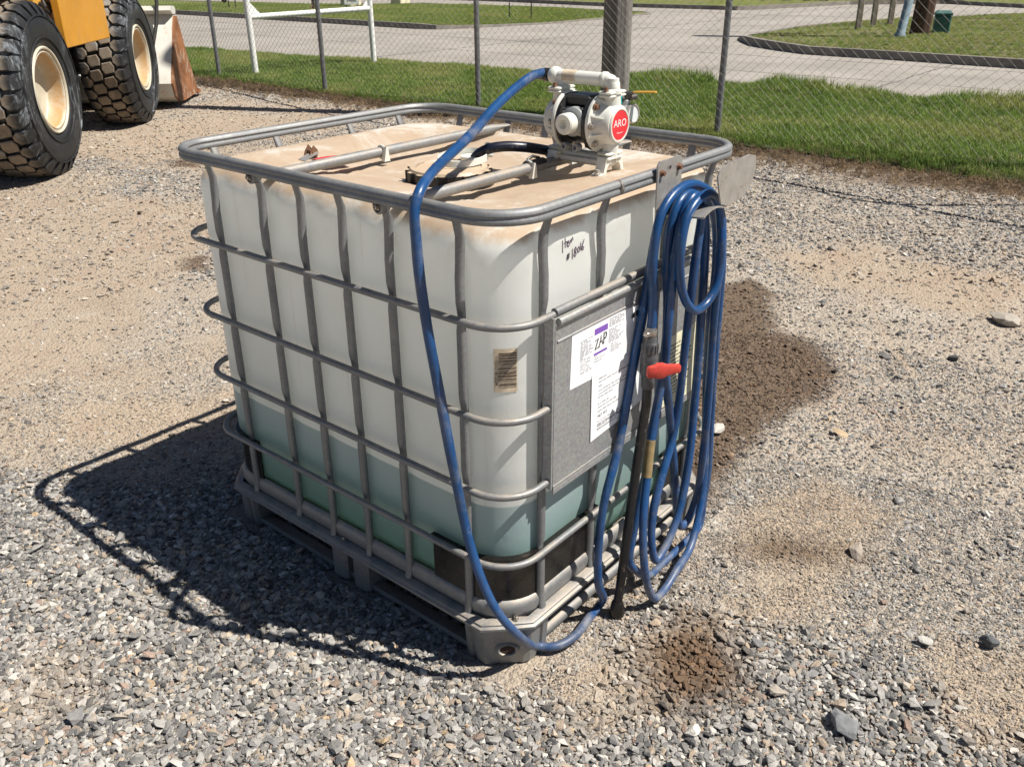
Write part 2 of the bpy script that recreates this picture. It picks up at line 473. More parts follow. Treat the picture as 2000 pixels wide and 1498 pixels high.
# the tote stands level: flatten the earth beneath it
under = np.clip(sdist(GX, GY, [(0, 0), (1, 0), (1, 1.2), (0, 1.2)])/.1+1.2, 0, 1)
GZ = GZ*(1-under)+under*(-.010)
GZ = np.where(GX > 7.5, -.03, GZ)
nx, ny = GX.shape
verts = np.stack([GX, GY, GZ], -1).reshape(-1, 3)
idx = np.arange(nx*ny).reshape(nx, ny)
quads = np.stack([idx[:-1, :-1], idx[1:, :-1], idx[1:, 1:], idx[:-1, 1:]], -1).reshape(-1, 4)
gm = bpy.data.meshes.new('ground')
gm.vertices.add(len(verts)); gm.vertices.foreach_set('co', verts.ravel())
gm.loops.add(quads.size); gm.loops.foreach_set('vertex_index', quads.ravel())
gm.polygons.add(len(quads)); gm.polygons.foreach_set('loop_start', np.arange(0, quads.size, 4))
gm.polygons.foreach_set('loop_total', np.full(len(quads), 4))
gm.update(); gm.validate()
gm.polygons.foreach_set('use_smooth', [True]*len(quads))
dm, cm, dt, ed = masks(verts[:, 0], verts[:, 1])
for nme, arr in (('damp', dm), ('coarse', cm), ('dirt', dt), ('edge', ed)):
    at = gm.attributes.new(nme, 'FLOAT', 'POINT'); at.data.foreach_set('value', arr.astype(np.float32))

def ground_material():
    m, nt, b = newmat('gravel_yard'); p = pos(nt)
    A = {}
    for k in ('damp', 'coarse', 'dirt', 'edge'):
        a = N(nt, 'ShaderNodeAttribute'); a.attribute_name = k; A[k] = a.outputs['Fac']
    def cells(scale):
        v = N(nt, 'ShaderNodeTexVoronoi'); v.inputs['Scale'].default_value = scale; v.inputs['Randomness'].default_value = 1
        nt.links.new(p, v.inputs['Vector']); return v
    v1 = cells(75); v2 = cells(170)
    def grey(v):
        bw = N(nt, 'ShaderNodeSeparateColor'); nt.links.new(v.outputs['Color'], bw.inputs[0])
        return ramp(nt, bw.outputs[0], [(0, (.10, .095, .09)), (.2, (.24, .22, .195)), (.5, (.37, .335, .285)), (.75, (.47, .40, .32)), (1, (.62, .57, .49))])
    c = mixc(nt, .5, grey(v1), grey(v2))
    sand = ramp(nt, noise(nt, 2.2, 8, .72, p), [(.3, (.385, .295, .215)), (.5, (.475, .38, .28)), (.72, (.39, .275, .19))])
    grain = ramp(nt, noise(nt, 260, 3, .7, p), [(.3, (.55, .55, .55)), (.7, (1.15, 1.15, 1.15))])
    sand = mixc(nt, 1.0, sand, grain, 'MULTIPLY')
    fine = noise(nt, 26, 5, .75, p)
    k = math_(nt, 'ADD', A['dirt'], math_(nt, 'MULTIPLY', math_(nt, 'SUBTRACT', fine, .5), .9))
    kk = maprange(nt, k, .12, .8, .36, .88)
    c = mixc(nt, kk, c, sand)
    c = mixc(nt, math_(nt, 'MULTIPLY', A['coarse'], .55), c, (.17, .155, .14))
    blotch = maprange(nt, noise(nt, .75, 7, .7, p, .8), .50, .68)
    c = mixc(nt, math_(nt, 'MULTIPLY', blotch, .38), c, (.35, .255, .185))
    pale = maprange(nt, noise(nt, 1.7, 6, .7, p, .4), .54, .70)
    c = mixc(nt, math_(nt, 'MULTIPLY', pale, .40), c, (.50, .455, .39))
    brown = ramp(nt, noise(nt, 30, 7, .75, p), [(.3, (.045, .033, .025)), (.5, (.12, .085, .06)), (.75, (.28, .21, .145))])
    c = mixc(nt, maprange(nt, math_(nt, 'ADD', A['edge'], math_(nt, 'MULTIPLY', math_(nt, 'SUBTRACT', noise(nt, 5, 6, .7, p), .5), 1.1)), .45, .9, 0, .85), c, brown)
    dd = maprange(nt, math_(nt, 'ADD', A['damp'], math_(nt, 'MULTIPLY', math_(nt, 'SUBTRACT', noise(nt, 20, 6, .75, p), .5), .45)), .22, .62)
    wet = mixc(nt, 1.0, c, (.33, .265, .215), 'MULTIPLY')
    c = mixc(nt, math_(nt, 'MULTIPLY', dd, .92), c, wet)
    nt.links.new(c, b.inputs['Base Color'])
    b.inputs['Roughness'].default_value = .9
    b.inputs['Specular IOR Level'].default_value = .25
    h = math_(nt, 'ADD', math_(nt, 'MULTIPLY', v1.outputs['Distance'], -1.1), math_(nt, 'MULTIPLY', v2.outputs['Distance'], -.5))
    n1 = bump(nt, b, h, .75, .010)
    bump(nt, b, noise(nt, 300, 3, .6, p), .5, .003, n1)
    return m
gm.materials.append(ground_material())
ground = link(bpy.data.objects.new('ground', gm)); ground['kind'] = 'structure'

# ------------------------------------------------------------------ concrete street, far islands of lawn, kerbs
def concrete(name, base, seams):
    m, nt, b = newmat(name); p = pos(nt); s = xyz(nt, p)
    c = ramp(nt, noise(nt, .55, 8, .65, p), [(.3, tuple(x*.74 for x in base)), (.55, base), (.8, tuple(min(1, x*1.18) for x in base))])
    mp = N(nt, 'ShaderNodeMapping'); mp.inputs['Scale'].default_value = (1.2, .12, 1); nt.links.new(p, mp.inputs[0])
    c = mixc(nt, maprange(nt, noise(nt, 1.6, 5, .6, mp.outputs[0]), .45, .75, 0, .35), c, tuple(x*.62 for x in base))
    c = mixc(nt, maprange(nt, noise(nt, 40, 5, .7, p), .55, .8, 0, .3), c, tuple(x*.6 for x in base))
    wob = math_(nt, 'MULTIPLY', math_(nt, 'SUBTRACT', noise(nt, 1.3, 4, .7, p), .5), .25)
    for axis, at, w in seams:
        d = math_(nt, 'ABSOLUTE', math_(nt, 'SUBTRACT', math_(nt, 'ADD', s[axis], wob), at))
        k = maprange(nt, d, w*.5, w*1.3, .8, 0)
        k = math_(nt, 'MULTIPLY', k, maprange(nt, noise(nt, .9, 4, .7, p), .36, .52, .35, 1))
        c = mixc(nt, k, c, (.055, .05, .05))
    nt.links.new(c, b.inputs['Base Color']); b.inputs['Roughness'].default_value = .85
    bump(nt, b, noise(nt, 90, 4, .7, p), .25, .006)
    return m
M['street'] = concrete('worn_concrete', (.315, .285, .25), [(0, 12.7, .03), (0, 15.15, .05), (0, 20.6, .05), (0, 28.2, .05), (1, 12.2, .04), (1, 3.2, .02), (1, 22.5, .03)])
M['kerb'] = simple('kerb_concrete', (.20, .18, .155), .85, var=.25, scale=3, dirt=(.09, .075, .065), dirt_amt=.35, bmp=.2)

def sheet(name, poly, z, mat, sub=0):
    me = bpy.data.meshes.new(name)
    me.from_pydata([(x, y, z) for x, y in poly], [], [tuple(range(len(poly)))])
    me.materials.append(mat)
    o = link(bpy.data.objects.new(name, me)); o['kind'] = 'structure'
    return o
# lawn strip behind the fence (its street side runs unevenly), then the street to the far side
near_edge = [(6.72, y) for y in np.arange(-40, 60, .35)]
near_edge = [(6.75+.22*(vnoise(np.array([y]), np.array([0.]), 1.1, 70)[0]-.5)+(0.012*(y-6) if y > 6 else 0)*1.0, y) for _, y in near_edge]
def far_x(y):
    base = np.interp(y, [-40, 1.2, 4.5, 9.7, 13, 17, 60], [11.3, 11.2, 11.1, 10.4, 9.9, 9.45, 9.4])
    return float(base+.16*(vnoise(np.array([y]), np.array([5.]), .8, 71)[0]-.5))
far_edge = [(far_x(y), y) for y in np.arange(-40, 60, .35)]

def soil_material():
    m, nt, b = newmat('lawn_soil'); p = pos(nt)
    c = ramp(nt, noise(nt, 9, 7, .75, p), [(.3, (.04, .06, .015)), (.55, (.08, .115, .028)), (.8, (.15, .14, .06))])
    nt.links.new(c, b.inputs['Base Color']); b.inputs['Roughness'].default_value = .95
    bump(nt, b, noise(nt, 60, 5, .8, p), .8, .03)
    return m
def far_lawn_material(name, dry):
    m, nt, b = newmat(name); p = pos(nt)
    c = ramp(nt, noise(nt, 1.1, 9, .72, p), [(.28, (.12, .155, .028)), (.5, (.18, .215, .04)), (.66, (.24, .25, .055)), (.8, (.28, .24, .10))])
    c = mixc(nt, maprange(nt, noise(nt, .7, 7, .7, p, .5), .5-dry*.18, .7), c, (.24, .19, .10))
    c = mixc(nt, 1.0, c, ramp(nt, noise(nt, 60, 4, .8, p), [(.3, (.5, .5, .5)), (.7, (1.25, 1.25, 1.25))]), 'MULTIPLY')
    if dry > .4:
        k = maprange(nt, noise(nt, 1.6, 6, .7, p), .58, .66)
        c = mixc(nt, math_(nt, 'MULTIPLY', k, maprange(nt, noise(nt, 14, 4, .8, p), .45, .6)), c, (.46, .42, .36))
    nt.links.new(c, b.inputs['Base Color']); b.inputs['Roughness'].default_value = .95
    bump(nt, b, noise(nt, 45, 5, .8, p), .9, .06)
    return m
M['soil'] = soil_material(); M['far_lawn'] = far_lawn_material('mown_lawn', .0); M['dry_lawn'] = far_lawn_material('patchy_lawn', .6)
sheet('street', [(9.0, -60), (300, -60), (300, 300), (9.0, 300)], -.006, M['street'])
lawn = sheet('lawn', near_edge+far_edge[::-1], .004, M['soil'])

def island(name, poly, h, kerb_w, lawn_mat, lower=None):
    """raised lawn with a kerb ring: poly counter-clockwise"""
    n = len(poly); ins = []
    for i in range(n):
        a = Vector(poly[i-1]); b = Vector(poly[i]); c = Vector(poly[(i+1) % n])
        d1 = (b-a).normalized(); d2 = (c-b).normalized()
        nn = (Vector((-d1.y, d1.x))+Vector((-d2.y, d2.x))).normalized()
        ins.append((b.x+nn.x*kerb_w, b.y+nn.y*kerb_w))
    hh = lower if lower else [h]*n
    mb = MB()
    vs = [(x, y, -.02) for x, y in poly]+[(x+(ix-x)*.12, y+(iy-y)*.12, z) for (x, y), (ix, iy), z in zip(poly, ins, hh)]+[(x, y, z) for (x, y), z in zip(ins, hh)]+[(x, y, -.02) for x, y in ins]
    fs = []
    for r in range(3):
        for i in range(n):
            j = (i+1) % n
            fs.append((r*n+i, r*n+j, (r+1)*n+j, (r+1)*n+i))
    mb.add(vs, fs)
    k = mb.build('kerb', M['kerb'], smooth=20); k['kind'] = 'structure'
    hl = [z-.015 for z in hh]
    me = bpy.data.meshes.new(name)
    me.from_pydata([(x, y, z) for (x, y), z in zip(ins, hl)], [], [tuple(range(n))])
    me.materials.append(lawn_mat)
    o = link(bpy.data.objects.new(name, me)); o['kind'] = 'structure'
    return o
# island to the left of the side street
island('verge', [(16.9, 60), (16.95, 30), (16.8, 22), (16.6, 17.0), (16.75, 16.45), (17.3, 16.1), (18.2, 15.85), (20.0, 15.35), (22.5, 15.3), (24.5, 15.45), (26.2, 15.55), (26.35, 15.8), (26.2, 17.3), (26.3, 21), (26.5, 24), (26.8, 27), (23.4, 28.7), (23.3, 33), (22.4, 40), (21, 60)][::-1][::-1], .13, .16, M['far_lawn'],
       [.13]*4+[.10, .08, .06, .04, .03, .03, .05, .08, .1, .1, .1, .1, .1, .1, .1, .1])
# island to the right
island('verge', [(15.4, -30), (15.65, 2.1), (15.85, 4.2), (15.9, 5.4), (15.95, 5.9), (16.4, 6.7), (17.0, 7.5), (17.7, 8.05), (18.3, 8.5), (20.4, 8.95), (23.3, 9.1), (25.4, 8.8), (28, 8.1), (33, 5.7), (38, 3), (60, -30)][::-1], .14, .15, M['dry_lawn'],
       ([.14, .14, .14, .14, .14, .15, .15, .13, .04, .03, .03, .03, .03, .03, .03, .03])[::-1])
# land beyond the far street
def far_band(name, pts_near, pts_far, h, mat):
    return island(name, pts_near+pts_far[::-1], h, .2, mat)
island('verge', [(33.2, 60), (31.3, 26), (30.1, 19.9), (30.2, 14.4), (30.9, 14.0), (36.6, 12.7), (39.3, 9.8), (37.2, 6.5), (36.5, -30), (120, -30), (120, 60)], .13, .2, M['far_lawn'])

# ------------------------------------------------------------------ scattered stones and grass (stuff)
protos_gravel = bpy.data.collections.new('gravel_pieces')
protos_grass = bpy.data.collections.new('grass_tufts')

def inst_mat(name, rough, bmp_scale=None, extra=None):
    m, nt, b = newmat(name)
    a = N(nt, 'ShaderNodeAttribute'); a.attribute_type = 'INSTANCER'; a.attribute_name = 'tint'
    c = a.outputs['Color']
    if bmp_scale:
        oc = objc(nt)
        c = mixc(nt, 1.0, c, ramp(nt, noise(nt, 2.2, 5, .75, oc), [(.3, (.72, .72, .72)), (.7, (1.22, 1.20, 1.17))]), 'MULTIPLY')
        bump(nt, b, noise(nt, 3.5, 5, .7, oc), .35, .12)
    nt.links.new(c, b.inputs['Base Color'])
    b.inputs['Roughness'].default_value = rough
    b.inputs['Specular IOR Level'].default_value = .3
    if extra:
        tr = N(nt, 'ShaderNodeBsdfTranslucent'); nt.links.new(c, tr.inputs[0])
        mx = N(nt, 'ShaderNodeMixShader'); mx.inputs[0].default_value = extra
        out = nt.nodes['Material Output']
        nt.links.new(b.outputs[0], mx.inputs[1]); nt.links.new(tr.outputs[0], mx.inputs[2]); nt.links.new(mx.outputs[0], out.inputs[0])
    return m
M['stone'] = inst_mat('crushed_stone', .88, True)
M['blade'] = inst_mat('grass_blade', .6, None, .35)

def rock_mesh(name, seed, n=15, flat=.62, mat=None, size=1.0, sub=False):
    r = random.Random(seed); bm = bmesh.new()
    for _ in range(n):
        v = Vector((r.gauss(0, 1), r.gauss(0, 1), r.gauss(0, 1))).normalized()*(.42+.12*r.random())
        bm.verts.new((v.x*(1.0+.25*r.random())*size, v.y*.82*size, v.z*flat*size))
    bmesh.ops.convex_hull(bm, input=bm.verts)
    for v in [v for v in bm.verts if not v.link_faces]: bm.verts.remove(v)
    if sub:
        bmesh.ops.bevel(bm, geom=list(bm.edges), offset=.04*size, segments=1, affect='EDGES')
    me = bpy.data.meshes.new(name); bm.to_mesh(me); bm.free()
    if mat: me.materials.append(mat)
    return me
for i in range(10):
    me = rock_mesh('gravel_piece', 100+i, n=(13 if i % 2 else 17), flat=(.5, .62, .75)[i % 3], mat=M['stone'])
    protos_gravel.objects.link(bpy.data.objects.new('gravel_piece', me))

def tuft_mesh(seed, nb, h, spread, w):
    r = random.Random(seed); vs = []; fs = []
    for _ in range(nb):
        a = r.random()*6.283; d = spread*math.sqrt(r.random())
        bx, by = math.cos(a)*d, math.sin(a)*d
        ang = r.random()*6.283; lean = (.15+.75*r.random()**1.5); hh = h*(.45+.6*r.random())
        dx, dy = math.cos(ang), math.sin(ang); px, py = -dy*w*.5, dx*w*.5
        b = len(vs)
        for t, ww in ((0, 1.0), (.5, .8)):
            off = lean*hh*t*t
            vs += [(bx+dx*off-px*ww, by+dy*off-py*ww, hh*t*(1-.15*lean*t)), (bx+dx*off+px*ww, by+dy*off+py*ww, hh*t*(1-.15*lean*t))]
        off = lean*hh
        vs.append((bx+dx*off, by+dy*off, hh*(1-.35*lean)))
        fs += [(b, b+1, b+3, b+2), (b+2, b+3, b+4)]
    me = bpy.data.meshes.new('grass_tuft'); me.from_pydata(vs, [], fs); me.materials.append(M['blade'])
    return me
for i in range(6):
    protos_grass.objects.link(bpy.data.objects.new('grass_tuft', tuft_mesh(300+i, 16, .10, .05, .006)))

def scatter(name, P, rot, scl, col, coll):
    n = len(P)
    me = bpy.data.meshes.new(name); me.vertices.add(n); me.vertices.foreach_set('co', np.ascontiguousarray(P, np.float32).ravel())
    a = me.attributes.new('rot', 'FLOAT_VECTOR', 'POINT'); a.data.foreach_set('vector', np.ascontiguousarray(rot, np.float32).ravel())
    a = me.attributes.new('scl', 'FLOAT_VECTOR', 'POINT'); a.data.foreach_set('vector', np.ascontiguousarray(scl, np.float32).ravel())
    c4 = np.ones((n, 4), np.float32); c4[:, :3] = col
    a = me.attributes.new('tint', 'FLOAT_COLOR', 'POINT'); a.data.foreach_set('color', c4.ravel())
    a = me.attributes.new('pick', 'INT', 'POINT'); a.data.foreach_set('value', RNG.integers(0, 1000, n).astype(np.int32))
    o = link(bpy.data.objects.new(name, me))
    ng = bpy.data.node_groups.new(name, 'GeometryNodeTree')
    ng.interface.new_socket('Geometry', in_out='INPUT', socket_type='NodeSocketGeometry')
    ng.interface.new_socket('Geometry', in_out='OUTPUT', socket_type='NodeSocketGeometry')
    gi = ng.nodes.new('NodeGroupInput'); go = ng.nodes.new('NodeGroupOutput')
    ci = ng.nodes.new('GeometryNodeCollectionInfo'); ci.inputs['Collection'].default_value = coll
    ci.inputs['Separate Children'].default_value = True; ci.inputs['Reset Children'].default_value = True
    io = ng.nodes.new('GeometryNodeInstanceOnPoints'); io.inputs['Pick Instance'].default_value = True
    def at(nm, t):
        x = ng.nodes.new('GeometryNodeInputNamedAttribute'); x.data_type = t; x.inputs[0].default_value = nm
        return next(s for s in x.outputs if s.name == 'Attribute' and s.enabled)
    e2r = ng.nodes.new('FunctionNodeEulerToRotation')
    L = ng.links.new
    L(at('rot', 'FLOAT_VECTOR'), e2r.inputs[0]); L(e2r.outputs[0], io.inputs['Rotation'])
    L(at('scl', 'FLOAT_VECTOR'), io.inputs['Scale']); L(at('pick', 'INT'), io.inputs['Instance Index'])
    L(gi.outputs[0], io.inputs['Points']); L(ci.outputs[0], io.inputs['Instance']); L(io.outputs[0], go.inputs[0])
    md = o.modifiers.new('scatter', 'NODES'); md.node_group = ng
    o['kind'] = 'stuff'
    return o

VIEW = [(-1.9, .9), (-.7, -1.1), (.3, -2.1), (3.4, -1.6), (7.2, -.9), (7.2, 13), (4.2, 13), (-.9, 3.9)]   # the part of the yard that can be seen, with a margin
CAMXY = np.array([-1.256, -1.054])
PAL = np.array([(.27, .262, .25), (.36, .348, .33), (.18, .176, .172), (.46, .445, .42), (.105, .105, .108), (.42, .375, .32), (.58, .56, .52), (.47, .385, .30), (.36, .27, .22), (.26, .255, .255), (.64, .61, .55)])
PW = np.array([.19, .18, .14, .12, .07, .08, .06, .05, .03, .06, .02]); PW = PW/PW.sum()
def stone_cols(n, x, y, damp, dirt, edge):
    c = PAL[RNG.choice(len(PAL), n, p=PW)]*RNG.uniform(.74, 1.13, (n, 1))
    rare = RNG.random(n) < .010
    c[rare] = np.array([.50, .38, .25])*RNG.uniform(.8, 1.2, (rare.sum(), 1))
    sand = np.array([.47, .375, .275])
    k = (dirt*RNG.uniform(.2, .9, n))[:, None]
    c = c*(1-k)+sand*k
    brown = np.array([.16, .105, .07])*RNG.uniform(.5, 1.4, (n, 1))
    k = (np.clip(edge*1.2, 0, 1)*RNG.uniform(.2, 1, n))[:, None]
    c = c*(1-k)+brown*k
    wet = c*np.array([.36, .27, .205])+np.array([.022, .013, .007])
    k = np.clip(damp*1.25-RNG.uniform(0, .22, n), 0, .95)[:, None]
    return c*(1-k)+wet*k

def stones(name, dens, size, size_sd, keep, lift, zsq=.9, dist_lo=0, dist_hi=99):
    xs = np.array(VIEW); x0, y0 = xs.min(0); x1, y1 = xs.max(0)
    n = int(dens*(x1-x0)*(y1-y0))
    x = RNG.uniform(x0, x1, n); y = RNG.uniform(y0, y1, n)
    d = np.hypot(x-CAMXY[0], y-CAMXY[1])
    ok = (d > dist_lo) & (d < dist_hi) & inside(x, y, VIEW)
    x = x[ok]; y = y[ok]; d = d[ok]
    da, co, di, ed_ = masks(x, y)
    ok = RNG.random(len(x)) < keep(da, co, di, ed_, d, x, y)*(1-.8*np.clip((ed_-.35)*2.2, 0, 1))
    # nothing under the feet of the tote or the wheels
    for cx, cy, hw, hh in ((.08, .08, .1, .1), (.92, .08, .1, .1), (.08, 1.12, .1, .1), (.08, .6, .1, .1)):
        ok &= ~((abs(x-cx) < hw) & (abs(y-cy) < hh))
    x, y, da, di, ed_, d = x[ok], y[ok], da[ok], di[ok], ed_[ok], d[ok]
    n = len(x)
    s = size*np.clip(np.exp(RNG.normal(0, size_sd, n)), .4, 2.1)
    z = ground_z(x, y)+s*lift
    un = (x > -.05) & (x < 1.05) & (y > -.05) & (y < 1.25); z = np.where(un, -.010+s*lift, z)
    rot = np.stack([RNG.normal(0, .35, n), RNG.normal(0, .35, n), RNG.uniform(0, 6.283, n)], -1)
    scl = np.stack([s*RNG.uniform(.85, 1.2, n), s*RNG.uniform(.75, 1.05, n), s*RNG.uniform(.7, 1.05, n)*zsq], -1)
    return scatter(name, np.stack([x, y, z], -1), rot, scl, stone_cols(n, x, y, da, di, ed_), protos_gravel)

stones('gravel', 21000, .0148, .36, lambda da, co, di, e, d, x, y: co*.85, .18, dist_hi=4.6)
stones('gravel', 1300, .0225, .30, lambda da, co, di, e, d, x, y: co*.5, .35, dist_hi=4.6)
stones('gravel', 14000, .0080, .40, lambda da, co, di, e, d, x, y: np.clip((1-co*.6)*(.62-.40*np.clip(di*1.1, 0, 1))*(.45+1.1*fbm(x, y, .45, 130)), 0, 1), .12, .75, dist_hi=4.1)
stones('gravel', 3600, .0125, .42, lambda da, co, di, e, d, x, y: np.clip((1-co)*(.55-.42*np.clip(di*1.2, 0, 1))*(.3+1.4*fbm(x, y, .6, 140)), .02, 1), .12, .7, dist_lo=1.2, dist_hi=9.5)
stones('gravel', 2300, .020, .40, lambda da, co, di, e, d, x, y: np.clip((1-co)*(.5-.40*np.clip(di*1.2, 0, 1))*(.3+1.4*fbm(x, y, .9, 150)), .02, 1), .12, .7, dist_lo=5, dist_hi=16)
stones('gravel', 60, .030, .35, lambda da, co, di, e, d, x, y: np.clip((1-co*.3)*(.45-.42*di), .03, 1), .2, dist_lo=2.2, dist_hi=12)
# loose crust of sand grains over the fine ground near the tote
stones('gravel', 30000, .0052, .3, lambda da, co, di, e, d, x, y: np.clip((1-co)*.9, 0, 1), .2, dist_hi=2.9)

# grass
GCOL = np.array([(.15, .235, .042), (.19, .275, .052), (.25, .315, .078), (.115, .19, .035), (.32, .345, .12), (.40, .34, .18)])
def grass(name, x, y, h, z, wts, tall=None):
    n = len(x)
    c = GCOL[RNG.choice(len(GCOL), n, p=np.array(wts)/sum(wts))]*RNG.uniform(.75, 1.25, (n, 1))
    pt = fbm(x, y, 1.1, 200)[:, None]; c = c*(.82+.4*pt); c = c*(1-np.clip((pt-.52)*4, 0, .6))+np.array([.34, .335, .115])*np.clip((pt-.52)*4, 0, .6)
    s = h*RNG.uniform(.7, 1.3, n)/.10
    if tall is not None: s = s*tall
    sp = np.clip(s, .8, 1.6)
    rot = np.stack([RNG.normal(0, .12, n), RNG.normal(0, .12, n), RNG.uniform(0, 6.283, n)], -1)
    return scatter(name, np.stack([x, y, z], -1), rot, np.stack([sp, sp, s], -1), c, protos_grass)
n = 42000
y = RNG.uniform(-2.5, 19, n); t = RNG.random(n)
lo_ = 6.72+.22*(vnoise(y, np.zeros(n), 1.1, 70)-.5)+np.where(y > 6, .012*(y-6), 0)
hi_ = np.array([far_x(v) for v in np.linspace(-2.5, 19, 400)]); hi_ = np.interp(y, np.linspace(-2.5, 19, 400), hi_)
x = lo_+(hi_-lo_)*t
bare = fbm(x, y, 1.2, 80)
tallness = .62+.5*fbm(x, y, .9, 83)+1.7*np.clip((t-.78)/.2, 0, 1)*np.clip((vnoise(y, np.zeros(n), .8, 85)-.28)*2.4, 0, 1)*np.clip((9.0-y)/3, .08, 1)+.35*np.exp(-((x-8.1)**2+(y-1.5)**2)/1.0)
keep = RNG.random(n) < np.clip(1.5-1.0*np.clip((bare-.62)*5, 0, 1), .15, 1)*np.where(t < .1, .35+.65*t/.1, 1)
x, y, t, tallness = x[keep], y[keep], t[keep], tallness[keep]
grass('grass', x, y, .085, np.full(len(x), .0), (5, 6, 4, 4, 1.2, .5), tallness)
# dead thatch along the edge of the yard
n = 6500
y = RNG.uniform(-2.5, 14, n); x = 6.55+RNG.normal(0, .26, n)+np.where(y > 6, .012*(y-6), 0)
c = np.array([.33, .235, .14])*RNG.uniform(.2, 1.25, (n, 1))
rot = np.stack([RNG.normal(0, .9, n), RNG.normal(0, .9, n), RNG.uniform(0, 6.283, n)], -1)
s = RNG.uniform(.35, .8, n)
scatter('thatch', np.stack([x, y, np.full(n, .0)], -1), rot, np.stack([s, s, s*.7], -1), c, protos_grass)
# mown grass on the far verges
def in_poly_pts(n, poly, x0, x1, y0, y1):
    x = RNG.uniform(x0, x1, n); y = RNG.uniform(y0, y1, n); ok = inside(x, y, poly); return x[ok], y[ok]
x, y = in_poly_pts(42000, [(17.1, 34), (17, 22), (16.85, 17), (18.4, 16.1), (20.2, 15.6), (26, 15.8), (26.2, 24), (23, 30), (22.5, 34)], 16.5, 27, 15, 34)
zz = np.interp(y, [15.5, 17, 19], [.03, .07, .11])
grass('grass', x, y, .055, zz, (3, 5, 6, 1, 3, 1.2))
x, y = in_poly_pts(30000, [(15.85, -2), (15.85, 2), (16.1, 4.5), (16.2, 5.8), (17.4, 7.6), (18.6, 8.4), (21, 8.8), (25.4, 8.5), (28, 7.9), (33, 5.4), (34, -2)], 15.5, 34, -2, 9)
pt = fbm(x, y, 1.4, 90); kk = RNG.random(len(x)) < np.clip(1.3-(pt-.42)*5, .08, 1)
zz = np.interp(y[kk]+.3*(x[kk]-18), [5, 9], [.12, .03])
grass('grass', x[kk], y[kk], .06, zz, (1.5, 3, 4, .8, 4, 3.5))

# ------------------------------------------------------------------ the tote (caged tank on its pallet)
tote = empty('caged_tank', (0, 0, 0))
tag(tote, 'dusty white plastic tank in a galvanized cage, part full of green liquid', 'tank')

def rrect(x0, y0, x1, y1, r, nc=10, ns=1):
    """rounded rectangle, counter-clockwise seen from above, starting on the y0 side; ns points on each straight side"""
    out = []
    cs = [((x1-r, y0+r), -90), ((x1-r, y1-r), 0), ((x0+r, y1-r), 90), ((x0+r, y0+r), 180)]
    for i, ((cx, cy), a) in enumerate(cs):
        for k in range(nc+1):
            t = R_(a+90*k/nc); out.append((cx+r*math.cos(t), cy+r*math.sin(t)))
        nxt = cs[(i+1) % 4]; t = R_(nxt[1]); q = (nxt[0][0]+r*math.cos(t), nxt[0][1]+r*math.sin(t)); p = out[-1]
        for k in range(1, ns):
            out.append((p[0]+(q[0]-p[0])*k/ns, p[1]+(q[1]-p[1])*k/ns))
    return out

UY = [1.028, .819, .664, .513, .357, .143]
UX = [.142, .357, .643, .858]
HZ = [.933, .711, .517, .322]

def tank_mesh():
    W = .03; mb = MB(); rings = []
    prof = [(.150, .10), (.153, .05), (.170, .018), (.20, .004)]
    for z in np.arange(.23, 1.06, .035): prof.append((float(z), 0.0))
    for a in range(0, 91, 10):
        prof.append((1.068+.062*math.sin(R_(a)), .062*(1-math.cos(R_(a)))))
    prof += [(1.131, .085), (1.130, .11), (1.127, .15), (1.118, .21), (1.106, .27), (1.100, .33), (1.100, .40)]
    for z, d in prof:
        x0, y0, x1, y1 = W+d, W+d, 1-W-d, 1.192-d
        r = max(.115-d*.25, .03)
        ring = []
        for (x, y) in rrect(x0, y0, x1, y1, r, 10, 44):
            dx = dy = 0.0; zz = z
            # walls swell a little between the bars and are dented behind the hoops
            onx = (abs(x-x0) < 1e-6) or (abs(x-x1) < 1e-6); ony = (abs(y-y0) < 1e-6) or (abs(y-y1) < 1e-6)
            if .2 < z < 1.13 and (onx or ony) and d < .065:
                u = y if onx else x; U = UY if onx else UX
                near = min(abs(u-q) for q in U)
                b = .0022*math.cos(min(near/.055, 1)*math.pi)*-1
                hz = min(abs(z-q) for q in HZ); b *= .4+.6*min(hz/.06, 1)
                edge = min(u-.13, (1.07 if onx else .87)-u); b *= max(0, min(edge/.05, 1))*max(0, min((z-.33)/.05, 1))
                # scalloped shoulder
                if z > 1.01:
                    sc = .009*max(0, math.cos(min(near/.06, 1)*math.pi/2))*math.sin(min((z-1.01)/.12, 1)*math.pi)
                    b -= sc*max(0, min(edge/.04+1, 1))
                if onx: dx = -b if x < .5 else b
                else: dy = -b if y < .6 else b
            if d >= .06:
                # troughs for the two cross bars
                for by in (.357, .82):
                    zz -= .016*math.exp(-((y-by)/.028)**2)*(1 if d < .3 else .3)
                zz += .004*math.sin(9*x+4*y)*math.cos(7*y)
            ring.append((x+dx, y+dy, zz))
        rings.append(ring)
    mb.loft(rings)
    return mb
tank = tank_mesh().build('tank', M['tank'], tote, smooth=60)

